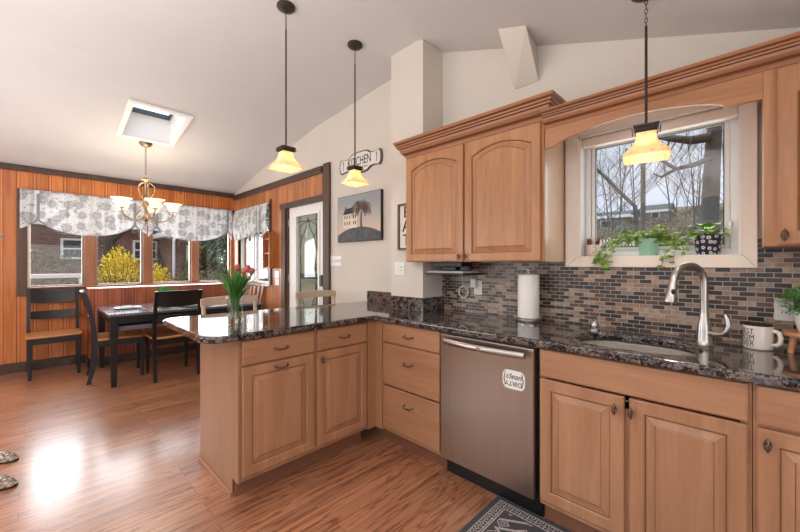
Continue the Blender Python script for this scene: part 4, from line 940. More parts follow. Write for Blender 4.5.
# window sill plants
zs = KZ0+.001
p1 = thing('potted_plant', 'tiny cream pot with dark red spiky plant at the left end of window sill', 'potted plant', (1.262, .652, zs))
MB().lathe([(.001, 0), (.022, 0), (.030, .006), (.036, .025), (.036, .070), (.033, .070), (.032, .060), (.001, .060)], n=24).build('pot', M['pot_cream'], p1, smooth=40)
mb = MB(); mb.lathe([(.0235, 0), (.0235, .001), (.021, .001), (.021, 0), (.0235, 0)], n=20); mb.xf(Matrix.Translation((.012, -.0335, .038)) @ Matrix.Rotation(R(90), 4, 'X') @ Matrix.Scale(.8, 4)); mb.build('embossed_ring', M['sign_brown'], p1)
mb = MB(); rnd = random.Random(2)
for k in range(30):
    a = rnd.uniform(0, 2*PI); x, y = .026*math.cos(a), .02*math.sin(a); h_ = rnd.uniform(.03, .055); mb.tube([(x, y, .058), (x*1.3, y*1.3, .058+h_)], .0016, 4)
    for j in range(5): mb.leaf((x*1.2, y*1.2, .062+h_*j/5), (rnd.uniform(-1, 1), rnd.uniform(-1, 1), .3), .016, .005)
mb.build('foliage', M['leaf_red'], p1)
p2 = thing('potted_ivy', 'trailing variegated ivy in a mint green pot at the middle of window sill', 'potted plant', (1.542, .655, zs))
MB().lathe([(.001, 0), (.038, 0), (.040, .003), (.050, .080), (.052, .084), (.052, .094), (.048, .094), (.046, .082), (.001, .080)], n=28).build('pot', M['pot_green'], p2, smooth=40)
mb = MB(); vm = MB(); rnd = random.Random(4)
def ivy_leaf(p, d_, s):
    d_ = Vector(d_)
    for a in (-.8, -.35, 0, .35, .8): 
        q = d_.copy(); q.rotate(Matrix.Rotation(a, 3, 'Z')); mb.leaf(p, q, s*(1-.35*abs(a)), s*.42, (0, -1, .35), .08)
for k in range(130):
    d_ = Vector((rnd.gauss(0, 1), rnd.gauss(0, .5)-.2, rnd.uniform(-.1, 1.1))); d_.normalize(); p_ = Vector((0, 0, .085))+Vector((d_.x*.085, d_.y*.055, d_.z*.055))*rnd.uniform(.4, 1.1); ivy_leaf(p_, (d_.x, d_.y-.4, rnd.uniform(-.6, .5)), rnd.uniform(.022, .036))
trails = [[(-.02, -.02, .09), (-.10, -.02, .11), (-.17, -.03, .075), (-.22, -.06, .02), (-.245, -.085, -.05)], [(-.02, 0, .09), (-.08, .0, .14), (-.13, .0, .13), (-.185, -.02, .09), (-.22, -.03, .05)],
          [(-.02, -.02, .09), (-.09, -.04, .10), (-.14, -.07, .06), (-.17, -.085, .0), (-.20, -.09, -.06)], [(.02, 0, .09), (.06, -.02, .13), (.10, -.03, .10), (.13, -.06, .04), (.12, -.085, -.05)],
          [(.02, 0, .09), (.08, -.02, .10), (.12, -.05, .06), (.085, -.085, .0), (.07, -.09, -.07)], [(0, 0, .09), (.03, 0, .16), (.07, 0, .15)], [(.02, 0, .09), (.09, -.02, .12), (.15, -.03, .07), (.165, -.05, .0)],
          [(-.23, -.08, .0), (-.21, -.085, -.03), (-.19, -.09, -.05), (-.20, -.09, -.075)], [(-.02, -.02, .09), (-.12, -.03, .09), (-.20, -.05, .06), (-.235, -.08, .01), (-.22, -.09, -.04)]]
for tr in trails:
    vm.tube(tr, .0014, 4)
    for i in range(len(tr)-1):
        a, b = Vector(tr[i]), Vector(tr[i+1])
        for j in range(7): p_ = a.lerp(b, (j+rnd.random())/7)+Vector((rnd.gauss(0, .007), 0, rnd.gauss(0, .008))); ivy_leaf(p_, (rnd.uniform(-1, 1), rnd.uniform(-1, -.2), rnd.uniform(-1, .3)), rnd.uniform(.018, .034))
mb.build('foliage', M['leaf_ivy'], p2); vm.build('vines', M['vine'], p2)
def m_daisy():
    m, nt, b, o = nmat('daisy_pot'); N = nt.nodes; L = nt.links; tc = N.new('ShaderNodeTexCoord'); sp = N.new('ShaderNodeSeparateXYZ'); L.new(tc.outputs['Object'], sp.inputs[0])
    at = N.new('ShaderNodeMath'); at.operation = 'ARCTAN2'; L.new(sp.outputs[1], at.inputs[0]); L.new(sp.outputs[0], at.inputs[1])
    mu_ = N.new('ShaderNodeMath'); mu_.operation = 'MULTIPLY'; L.new(at.outputs[0], mu_.inputs[0]); mu_.inputs[1].default_value = .055
    cb_ = N.new('ShaderNodeCombineXYZ'); L.new(mu_.outputs[0], cb_.inputs[0]); L.new(sp.outputs[2], cb_.inputs[1])
    v = N.new('ShaderNodeTexVoronoi'); v.voronoi_dimensions = '2D'; v.inputs['Scale'].default_value = 36; v.inputs['Randomness'].default_value = .5; L.new(cb_.outputs[0], v.inputs['Vector'])
    r = ramp(nt, v.outputs['Distance'], [(0, rgb(60, 60, 70)), (.09, rgb(60, 60, 70)), (.11, rgb(222, 222, 228)), (.30, rgb(200, 200, 210)), (.34, rgb(34, 34, 44))], const=False)
    L.new(r.outputs[0], b.inputs['Base Color']); b.inputs['Roughness'].default_value = .35; return m
p3 = thing('potted_plant', 'broad-leaved green plant in a black pot printed with white daisies, right on the window sill', 'potted plant', (1.794, .655, zs))
MB().lathe([(.001, 0), (.044, 0), (.046, .003), (.060, .098), (.057, .100), (.054, .094), (.001, .09)], n=32).build('pot', m_daisy(), p3, smooth=40)
mb = MB(); rnd = random.Random(8)
def broad(p, d_, L_, w_):
    p = Vector(p); d_ = Vector(d_).normalized(); sd = d_.cross(Vector((0, 0, 1))).normalized(); nn = sd.cross(d_); rows = []
    for i in range(6):
        u = i/5; ww2 = w_*math.sin(PI*min(1, u*.92+.06))**.7; c = p+d_*L_*u-Vector((0, 0, 1))*L_*.5*u*u; rows.append([c+sd*ww2/2+nn*ww2*.12, c, c-sd*ww2/2+nn*ww2*.12])
    vs = [q for r_ in rows for q in r_]; fs = [(i*3+j, i*3+j+1, i*3+j+4, i*3+j+3) for i in range(5) for j in range(2)]; mb.add(vs, fs)
for (ang, el, L_, w_, z0) in [(200, 35, .085, .05, .10), (170, 50, .075, .048, .12), (240, 30, .07, .045, .10), (280, 40, .07, .05, .12), (320, 35, .07, .048, .10), (0, 55, .06, .045, .12), (90, 60, .06, .045, .13), (135, 45, .07, .05, .12), (255, 60, .06, .045, .14), (185, 15, .09, .032, .10), (215, 65, .07, .045, .135), (300, 62, .06, .046, .14)]:
    a = R(ang); e_ = R(el*.62-6); mb.tube([(0, 0, .09), (math.cos(a)*.02, math.sin(a)*.02, z0)], .0018, 4); broad((math.cos(a)*.02, math.sin(a)*.018, z0), (math.cos(a)*math.cos(e_), math.sin(a)*math.cos(e_)*.8, math.sin(e_)), L_*1.25, w_*1.3)
mb.build('foliage', M['leaf'], p3, smooth=60)
vm = MB(); vm.tube([(-.03, 0, .10), (-.08, -.01, .12), (-.115, -.015, .125)], .0016, 4); vm.leaf((-.085, -.01, .12), (-1, 0, .2), .035, .016); vm.leaf((-.11, -.012, .125), (-1, -.2, .0), .035, .016); vm.build('runner', M['leaf'], p3)

# vase of tulips
va = thing('tulip_vase', 'clear glass vase on the peninsula holding cut tulips and water', 'vase', (-.39, -.845, .9145))
MB().lathe([(.001, 0), (.046, 0), (.048, .004), (.047, .045), (.043, .075), (.052, .155), (.049, .155), (.040, .078), (.044, .045), (.044, .014), (.001, .012)], n=32).build('glass', M['vase_glass'], va, smooth=50)
MB().lathe([(.001, .013), (.0425, .014), (.0425, .044), (.0385, .078), (.041, .10), (.001, .10)], n=24).build('water', M['water'], va, smooth=50)
rnd = random.Random(12)
spots = [(.02, .045, .335, 1), (.075, .055, .300, 2), (.075, .115, .315, 1), (-.02, .13, .30, 1)]
spots = [(.006, .012, .345, 1), (.034, .040, .320, 2), (.050, .060, .340, 1), (.062, .078, .325, 1)]
for n_, (dx, dy, h_, kk) in enumerate(spots):
    tu = thing('tulip', ['rose pink tulip standing highest and leftmost in the glass vase', 'orange-pink tulip, lowest bloom between the others in the vase', 'rose pink tulip behind the rightmost bloom in the vase', 'rose pink tulip, rightmost bloom in the glass vase'][n_], 'flower', (-.39, -.845, .935), group='cut tulips in the vase')
    sx_, sy_ = -.02*math.cos(n_*1.6), -.02*math.sin(n_*1.6)
    top_ = Vector((dx, dy, h_-.045)); MB().tube([(sx_, sy_, 0), (sx_*.2+.003, sy_*.2+.003, .09), top_*.72, top_], .0032, 6).build('stem', M['stem'], tu, smooth=60)
    mb = MB()
    for q in range(6):
        a = q*PI/3+n_; ca, sa = math.cos(a), math.sin(a); rows = []
        for i in range(6):
            u = i/5; rad = (.019 if q % 2 else .0165)*math.sin(PI*(.12+.70*u)); ww2 = .013*math.sin(PI*(.15+.80*u)); c = top_+Vector((ca*rad, sa*rad, .045*u)); sdv = Vector((-sa, ca, 0))
            rows += [c-sdv*ww2-Vector((ca, sa, 0))*.003, c, c+sdv*ww2-Vector((ca, sa, 0))*.003]
        mb.add(rows, [(i*3+j, i*3+j+1, i*3+j+4, i*3+j+3) for i in range(5) for j in range(2)])
    mb.build('bloom', M['tulip'] if kk == 1 else M['tulip2'], tu, smooth=80)
    mb = MB()
    for q in range(10):
        a = rnd.uniform(0, 2*PI); r0 = rnd.uniform(.004, .018); L_ = rnd.uniform(.22, .34); lean = rnd.uniform(.1, 1.25); rows = []
        ca, sa = math.cos(a), math.sin(a); tw = rnd.uniform(-.5, .5)
        for i in range(9):
            u = i/8; ww2 = .0135*math.sin(PI*(.13+.87*u))**.8+.0008; k_ = lean*max(0, u-.30)**1.2*1.0
            c = Vector((ca*(r0+k_*L_*.8), sa*(r0+k_*L_*.8), .035+L_*u*(1-.12*lean*u)))
            sdv = Vector((-math.sin(a+tw), math.cos(a+tw), 0)); inn = Vector((ca, sa, 0))
            rows += [c-sdv*ww2+inn*ww2*.35, c, c+sdv*ww2+inn*ww2*.35]
        mb.add(rows, [(i*3+j, i*3+j+1, i*3+j+4, i*3+j+3) for i in range(8) for j in range(2)])
    mb.build('leaves', M['leaf_tulip'], tu, smooth=80)

# ------------------------------------------------------------------ rug and slippers
def m_rug():
    m, nt, b, o = nmat('rug_pattern'); N = nt.nodes; L = nt.links; tc = N.new('ShaderNodeTexCoord'); sp = N.new('ShaderNodeSeparateXYZ'); L.new(tc.outputs['Object'], sp.inputs[0])
    def math_(op, a, b_=None, c=None):
        n = N.new('ShaderNodeMath'); n.operation = op
        for i, q in enumerate((a, b_, c)):
            if q is None: continue
            if isinstance(q, (int, float)): n.inputs[i].default_value = q
            else: L.new(q, n.inputs[i])
        return n.outputs[0]
    X, Y = sp.outputs[0], sp.outputs[1]   # local: centre at 0, half sizes RW, RH
    ex = math_('SUBTRACT', RW, math_('ABSOLUTE', X)); ey = math_('SUBTRACT', RH, math_('ABSOLUTE', Y)); e_ = math_('MINIMUM', ex, ey)
    def band(a, b_): return math_('MULTIPLY', math_('GREATER_THAN', e_, a), math_('LESS_THAN', e_, b_))
    # border boxes
    cell = .042
    def tri(v): return math_('ABSOLUTE', math_('SUBTRACT', math_('FRACT', math_('DIVIDE', v, cell)), .5))
    tx, ty = tri(X), tri(Y); grid = math_('MAXIMUM', math_('GREATER_THAN', tx, .44), math_('GREATER_THAN', ty, .44))
    flower = math_('LESS_THAN', math_('ABSOLUTE', math_('SUBTRACT', math_('ADD', tx, ty), .26)), .07)
    bd = math_('MULTIPLY', band(.034, .078), math_('MAXIMUM', grid, flower))
    lines = math_('MAXIMUM', band(.029, .034), band(.078, .084))
    # inner field: small diamonds + noise motifs
    cell2 = .105
    def tri2(v): return math_('ABSOLUTE', math_('SUBTRACT', math_('FRACT', math_('DIVIDE', v, cell2)), .5))
    s2 = math_('ADD', tri2(X), tri2(Y)); f1 = math_('LESS_THAN', math_('ABSOLUTE', math_('SUBTRACT', s2, .30)), .045); f2 = math_('LESS_THAN', math_('ABSOLUTE', math_('SUBTRACT', s2, .12)), .04)
    md_ = math_('ADD', math_('DIVIDE', math_('ABSOLUTE', X), .26), math_('DIVIDE', math_('ABSOLUTE', Y), .15)); big = math_('LESS_THAN', math_('ABSOLUTE', math_('SUBTRACT', math_('FRACT', math_('MULTIPLY', md_, 2)), .5)), .10)
    fld = math_('MULTIPLY', math_('GREATER_THAN', e_, .095), math_('MAXIMUM', math_('MULTIPLY', math_('MAXIMUM', f1, f2), .8), big))
    tot = math_('MAXIMUM', math_('MAXIMUM', bd, lines), fld)
    ns = N.new('ShaderNodeTexNoise'); ns.inputs['Scale'].default_value = 60; ns.inputs['Detail'].default_value = 5; L.new(tc.outputs['Object'], ns.inputs['Vector'])
    fac = math_('MULTIPLY', tot, math_('MULTIPLY_ADD', ns.outputs[0], .9, .35))
    c = N.new('ShaderNodeMix'); c.data_type = 'RGBA'; L.new(fac, c.inputs[0]); c.inputs[6].default_value = rgb(70, 70, 78); c.inputs[7].default_value = rgb(196, 188, 184); L.new(c.outputs[2], b.inputs['Base Color']); b.inputs['Roughness'].default_value = .95
    return m
RW, RH = .70, .23
rg = MB().box(-RW, RW, -RH, RH, 0, .008).build('rug', m_rug(), bev=.003); rg.location = (.955+RW, .055-RH, .001)
tag(rg, 'charcoal and cream patterned kitchen runner rug on the floor before the sink', 'rug')
def m_bead():
    m, nt, b, o = nmat('beaded_weave'); N = nt.nodes; L = nt.links; mp = mapping(nt, (1, 1, 1)); v = N.new('ShaderNodeTexVoronoi'); v.inputs['Scale'].default_value = 95; L.new(mp.outputs[0], v.inputs['Vector'])
    r = ramp(nt, v.outputs['Color'], [(.25, rgb(96, 80, 66)), (.5, rgb(166, 150, 134)), (.8, rgb(214, 204, 190))]); L.new(r.outputs[0], b.inputs['Base Color']); b.inputs['Roughness'].default_value = .6
    bp = N.new('ShaderNodeBump'); bp.inputs['Strength'].default_value = .8; bp.inputs['Distance'].default_value = .003; L.new(v.outputs['Distance'], bp.inputs['Height']); bp.invert = True; L.new(bp.outputs[0], b.inputs['Normal']); return m
bead = m_bead()
def slipper(label, loc, rz):
    s = thing('slipper', label, 'slipper', loc, rz, 'pair of woven slippers')
    def outl(k, n=28):
        o_ = []
        for i in range(n):
            a = 2*PI*i/n; x = math.cos(a); y = math.sin(a); o_.append((x*.13*k, y*(.046+.006*x)*k))
        return o_
    MB().rings([[(x, y, z) for x, y in outl(k)] for k, z in [(.97, 0), (1, .003), (1, .011), (.97, .014)]]).build('sole', M['soil'], s, smooth=40)
    mb = MB(); rs = []
    for i in range(9):
        u = i/8; x = -.01+.132*u; hw_ = (.046+.006*x/.13)*math.sqrt(max(.004, 1-(x/.128)**2)) if x < .127 else .004; hh = .048*(1-u**2.6)+.004; rs.append([(x, hw_*math.cos(a), .012+hh*math.sin(a)) for a in [PI*j/10 for j in range(11)]])
    mb.rings(rs, False, False, True); mb.build('upper', bead, s, smooth=70); return s
slipper('woven beige slipper toe at the left photo edge, the farther of the pair', (-1.555, -1.905, 0), R(44))
slipper('woven beige slipper toe at the left photo edge, the nearer of the pair', (-1.165, -1.90, 0), R(44))

# ------------------------------------------------------------------ dining corner
tb = thing('dining_table', 'black dining table with a lower shelf, set for a meal under the chandelier', 'dining table', (0, 0, 0))
TX0, TX1, TY0, TY1, TZ = -3.84, -2.74, -1.215, .42, .76
MB().box(TX0, TX1, TY0, TY1, TZ-.028, TZ).build('tabletop', M['table_top'], tb, bev=.005)
ap = MB(); ap.box(TX0+.07, TX1-.07, TY0+.035, TY0+.055, TZ-.11, TZ-.0285); ap.box(TX0+.07, TX1-.07, TY1-.055, TY1-.035, TZ-.11, TZ-.0285)
ap.box(TX1-.055, TX1-.035, TY0+.0905, TY1-.0905, TZ-.11, TZ-.0285); ap.box(TX0+.035, TX0+.055, TY0+.0905, TY1-.0905, TZ-.11, TZ-.0285); ap.build('apron', M['black_wood'], tb)
for x in (TX0+.055, TX1-.055):
    for y in (TY0+.055, TY1-.055):
        l = MB(); q = .033; l.hexa([(x-q*.7, y-q*.7, 0), (x+q*.7, y-q*.7, 0), (x+q*.7, y+q*.7, 0), (x-q*.7, y+q*.7, 0)], [(x-q, y-q, .5), (x+q, y-q, .5), (x+q, y+q, .5), (x-q, y+q, .5)]); l.box(x-q, x+q, y-q, y+q, .5, TZ-.0285); l.build('leg', M['black_wood'], tb, bev=.003)
MB().box(TX0+.10, TX1-.056, TY0+.09, TY1-.09, .575, .622).build('lower_shelf', M['table_top'], tb, bev=.004)

def dining_chair(label, loc, rz, seatmat='seat_wood'):
    """front towards local -Y"""
    c = thing('dining_chair', label, 'chair', loc, rz, 'ladder-back dining chairs')
    s = MB(); rs = []
    out = rrect(-.225, .225, -.225, .205, .04, 5)
    for k, z in [(.95, .438), (1, .446), (1, .456), (.965, .463)]: rs.append([(x*k, y*k-.0, z) for x, y in out])
    rs.append([(x*.80, y*.80, .457) for x, y in out]); s.rings(rs, True, True, True); s.build('seat', M[seatmat], c, smooth=40)
    a = MB(); a.box(-.19, .19, -.205, -.187, .375, .4375); a.box(-.19, .19, .165, .183, .375, .4375); a.box(-.205, -.187, -.18, .165, .375, .4375); a.box(.187, .205, -.18, .165, .375, .4375); a.build('seat_frame', M['black_wood'], c)
    for sx in (-1, 1):
        q = .021; x = sx*.192; y = -.198
        l = MB(); l.hexa([(x-q*.7, y-q*.7, 0), (x+q*.7, y-q*.7, 0), (x+q*.7, y+q*.7, 0), (x-q*.7, y+q*.7, 0)], [(x-q, y-q, .4375), (x+q, y-q, .4375), (x+q, y+q, .4375), (x-q, y+q, .4375)]); l.build('leg', M['black_wood'], c, bev=.003)
        prof = [(.255, 0), (.222, .14), (.205, .30), (.204, .46), (.216, .60), (.243, .76), (.285, .92), (.300, .965)]
        l = MB(); x = sx*.205; l.rings([[(x-.016, y-.020*(1 if z > .05 else .8), z), (x+.016, y-.020, z), (x+.016, y+.018, z), (x-.016, y+.018, z)] for y, z in prof]); l.build('back_post', M['black_wood'], c, smooth=35)
    def rail(z0, z1, y0, y1, bow, name):
        r_ = MB(); rs = []
        for i in range(11):
            u = i/10; x = -.188+.376*u; b_ = bow*(1-(2*u-1)**2); dz = .012*(1-(2*u-1)**2)
            rs.append([(x, y0+b_-.009, z0-dz), (x, y0+b_+.009, z0-dz), (x, y1+b_+.009, z1), (x, y1+b_-.009, z1)])
        r_.rings(rs); r_.build(name, M['black_wood'], c, bev=.002)
    rail(.80, .968, .256, .298, .022, 'top_rail'); rail(.615, .700, .219, .232, .02, 'back_slat'); 
    return c
ch = dining_chair('black ladder-back chair with honey seat standing against the pine wall, away from the table', (-3.915, -1.575, 0), R(90))
ch.scale = (1.05, 1.03, 1.02)
def chair_copy(label, loc, rz):
    c = copy_tree(ch); c['label'] = label; c.location = loc; c.rotation_euler = (0, 0, rz); return c
chair_copy('black ladder-back chair seen side-on, pushed in at the near end of the dining table', (-3.275, -1.06, 0), R(176))
chair_copy('black ladder-back chair with its back to the kitchen, pushed in at the table long side', (-2.905, -.61, 0), R(-90))
# slatted wooden chair at the far end
fc = thing('slatted_chair', 'reddish wooden chair with a fan of vertical back slats, in the far corner', 'chair', (-3.28, .36, 0), R(12))
s = MB(); s.rings([[(x*k, y*k, z) for x, y in rrect(-.22, .22, -.21, .12, .05, 4)] for k, z in [(.96, .43), (1, .44), (1, .455), (.97, .46)]]); s.build('seat', M['red_wood'], fc, smooth=40)
for x, y in ((-.18, -.17), (.18, -.17), (-.18, .09), (.18, .09)): MB().tube([(x*1.1, y*1.1, 0), (x, y, .25), (x*.9, y*.9, .4295)], [.014, .02, .016], 8).build('leg', M['red_wood'], fc, smooth=60)
for i in range(6):
    u = i/5-.5; l = MB(); x0 = u*.34; x1 = u*.46; l.hexa([(x0-.018, .10, .46), (x0+.018, .10, .46), (x0+.018, .115, .46), (x0-.018, .115, .46)], [(x1-.024, .165, .955), (x1+.024, .165, .955), (x1+.024, .18, .955), (x1-.024, .18, .955)]); l.build('back_slat', M['red_wood'], fc, bev=.002)
l = MB(); l.rings([[(x, .163-.0*x, .955+.035*(1-(x/.27)**2)-.0), (x, .185, .955+.035*(1-(x/.27)**2)), (x, .187, .985+.04*(1-(x/.27)**2)), (x, .165, .985+.04*(1-(x/.27)**2))] for x in [-.27+.054*i for i in range(11)]]); l.build('top_rail', M['red_wood'], fc, bev=.003)

# counter stools on the far side of the peninsula
def stool(label, y):
    s_ = thing('counter_stool', label, 'stool', (-1.06, y, 0), 0, 'beige counter stools')
    MB().rings([[(x*k, yy*k, z) for x, yy in rrect(-.19, .19, -.21, .21, .04, 4)] for k, z in [(.96, .60), (1, .61), (1, .632), (.97, .64)]]).build('seat', M['beige_wood'], s_, smooth=40)
    for a in (-1, 1):
        MB().tube([(.18, a*.20, 0), (.16, a*.18, .5995)], [.016, .02], 8).build('leg', M['beige_wood'], s_, smooth=60)
        MB().tube([(-.19, a*.215, 0), (-.168, a*.2, .50), (-.172, a*.205, .66), (-.195, a*.215, .95)], .017, 8).build('back_post', M['beige_wood'], s_, smooth=60)
    r_ = MB(); r_.tube([(.17, -.18, .22), (.17, .18, .22)], .011, 6); r_.build('footrest', M['beige_wood'], s_, smooth=60)
    for z0, z1, nm in ((.93, .995, 'top_rail'), (.78, .83, 'back_slat')):
        r_ = MB(); rs = []
        for i in range(11):
            u = i/10; yy = -.236+.472*u if z0 > .9 else -.19+.38*u; b_ = -.03*(1-(2*u-1)**2); e_ = .012*(1-(2*u-1)**2); rs.append([(-.205+b_, yy, z0+e_*.6), (-.183+b_, yy, z0+e_*.6), (-.183+b_, yy, z1+e_), (-.205+b_, yy, z1+e_)])
        r_.rings(rs).build(nm, M['beige_wood'], s_, bev=.004)
    return s_
s0 = stool('beige wooden counter stool behind the tulip vase, back rail above the granite', -.555)
s1 = copy_tree(s0); s1.location = (-1.06, .30, 0); s1['label'] = 'beige wooden counter stool in front of the glazed door, back rail above the granite'

# table settings
def lathe_obj(name, prof, mat, parent, n=28, loc=(0, 0, 0)): return MB().lathe(prof, loc, n).build(name, mat, parent, smooth=40)
tabz = TZ+.0005
pm_cloth = plain('blue_grey_mat', rgb(86, 96, 108), .8, vary=.15, scale=40); nap = plain('white_linen', rgb(214, 216, 220), .8)
def setting(label1, label2, label3, x, y, rz):
    a = thing('placemat', label1, 'placemat', (x, y, tabz), rz, 'grey placemats'); MB().box(-.21, .21, -.15, .15, 0, .003).build('woven_mat', pm_cloth, a, bev=.001)
    b = thing('dinner_plate', label2, 'plate', (x, y, tabz+.0035), rz, 'white dinner plates'); lathe_obj('dish', [(.001, .002), (.08, .002), (.085, 0), (.09, .003), (.13, .014), (.13, .017), (.085, .008), (.001, .007)], M['white'], b)
    c = tag(MB().rings([[(p*k, q*k, z) for p, q in rrect(-.075, .075, -.05, .05, .01, 3)] for k, z in [(1, 0), (1.02, .006), (.96, .014), (.7, .020)]]).build('napkin', nap, None, smooth=50), label3, 'napkin', 'folded linen napkins'); c.location = (x, y, tabz+.0125); c.rotation_euler = (0, 0, rz+.4)
setting('grey placemat at the near end of the dining table', 'white dinner plate at the near end of the dining table', 'folded pale napkin on the plate nearest the near table end', -3.22, -.98, 0)
setting('grey placemat on the dining table behind the dark chair facing the windows', 'white dinner plate behind the dark chair facing the windows', 'folded pale napkin on the plate behind the dark chair facing windows', -2.96, -.40, R(90))
setting('grey placemat at the far end of the dining table, left of the tulips', 'white dinner plate at the far end of the dining table', 'folded pale napkin on the far end plate, left of the tulips', -3.10, .22, 0)
tp = thing('potted_plant', 'small bright green grassy plant in a dark pot on the dining table', 'potted plant', (-3.45, -.56, tabz)); tp.scale = (1.15, 1.15, 1.4)
lathe_obj('pot', [(.001, 0), (.036, 0), (.048, .085), (.044, .085), (.040, .07), (.001, .07)], M['black_plastic'], tp)
mb = MB(); rnd = random.Random(21)
for k in range(160):
    d_ = Vector((rnd.gauss(0, .6), rnd.gauss(0, .6), 1)); mb.leaf((rnd.uniform(-.03, .03), rnd.uniform(-.03, .03), .07), d_, rnd.uniform(.06, .125), .016, bend=.15)
mb.build('foliage', plain('bright_grass', rgb(74, 160, 54), .5, vary=.3, scale=40), tp)
cb_ = thing('condiment_tray', 'small reddish wooden tray with jars on the dining table centre', 'tray', (-3.34, -.27, tabz)); MB().box(-.09, .09, -.11, .11, 0, .012).box(-.09, -.08, -.11, .11, .012, .05).box(.08, .09, -.11, .11, .012, .05).build('tray', M['red_wood'], cb_)
for i, yy in enumerate((-.065, .0, .065)): lathe_obj('jar', [(.001, .0125), (.024, .0125), (.026, .05), (.018, .065), (.018, .072), (.001, .072)], M['grey_plastic'], cb_, 12, (0, yy, 0))

# chandelier
cx_, cy_ = -3.10, -.83; zt = zc(cx_)+.05
cd = thing('chandelier', 'brass-toned five-arm chandelier with glowing white bell glasses over the dining table', 'chandelier', (cx_, cy_, -.05))
MB().lathe([(.001, zt-.05), (.02, zt-.048), (.045, zt-.035), (.062, zt-.018), (.066, zt-.008), (.066, zt+.01)], n=24).build('canopy', M['champagne'], cd, smooth=40)
mb = MB()
for k in range(15):
    z0 = zt-.05-k*.021; mb.tube([(.009*math.cos(a)*(1 if k % 2 else 0), .009*math.cos(a)*(0 if k % 2 else 1), z0-.012+.015*math.sin(a)) for a in [2*PI*i/8 for i in range(9)]], .0025, 5, cap=False)
mb.build('chain', M['champagne'], cd, smooth=60)
MB().lathe([(.004, 2.345), (.02, 2.34), (.045, 2.325), (.052, 2.315), (.03, 2.30), (.014, 2.27), (.012, 2.10), (.02, 2.08), (.034, 2.04), (.026, 2.0), (.014, 1.96), (.014, 1.92), (.030, 1.89), (.036, 1.86), (.022, 1.83), (.008, 1.815), (.012, 1.80), (.001, 1.785)], n=20).build('column', M['champagne'], cd, smooth=50)
for k in range(5):
    a = 2*PI*k/5+R(224.4); ca, sa = math.cos(a), math.sin(a)
    P = lambda r, z: (ca*r, sa*r, z)
    am = MB(); am.tube([P(.02, 1.90), P(.06, 1.855), P(.11, 1.835), P(.17, 1.835), P(.225, 1.86), P(.262, 1.905), P(.27, 1.945)], [.008, .008, .0075, .007, .007, .007, .008], 8)
    am.tube([P(.03, 2.0), P(.06, 1.96), P(.10, 1.92), P(.125, 1.875), P(.11, 1.845)], .005, 6)
    am.tube([P(.012, 2.28), P(.05, 2.275), P(.085, 2.24), P(.09, 2.19), P(.065, 2.13), P(.035, 2.09), P(.03, 2.03), P(.045, 2.0)], .0055, 6)
    am_o = am.build('arm', M['champagne'], cd, smooth=60)
    MB().lathe([(.001, 0), (.010, 0), (.03, .004), (.032, .012), (.02, .018)], (ca*.27, sa*.27, 1.943), 14).build('cup', M['champagne'], cd, smooth=40)
    MB().lathe([(.024, 0), (.040, .010), (.052, .032), (.058, .058), (.070, .082), (.098, .098), (.0995, .100), (.095, .100), (.067, .086), (.055, .060), (.049, .033), (.037, .012), (.020, .002)], (ca*.27, sa*.27, 1.958), 24).build('glass_shade', M['chand_glass'], cd, smooth=50)
    MB().ellips((ca*.27, sa*.27, 2.0), (.016, .016, .026), 10, 8).build('bulb', M['bulb'], cd, smooth=60)
l = bpy.data.lights.new('chandelier_light', 'POINT'); l.energy = 15; l.color = (1, .86, .68); l.shadow_soft_size = .25
lo = bpy.data.objects.new('chandelier_light', l); C.objects.link(lo); lo.parent = cd; lo.location = (0, 0, 2.12)

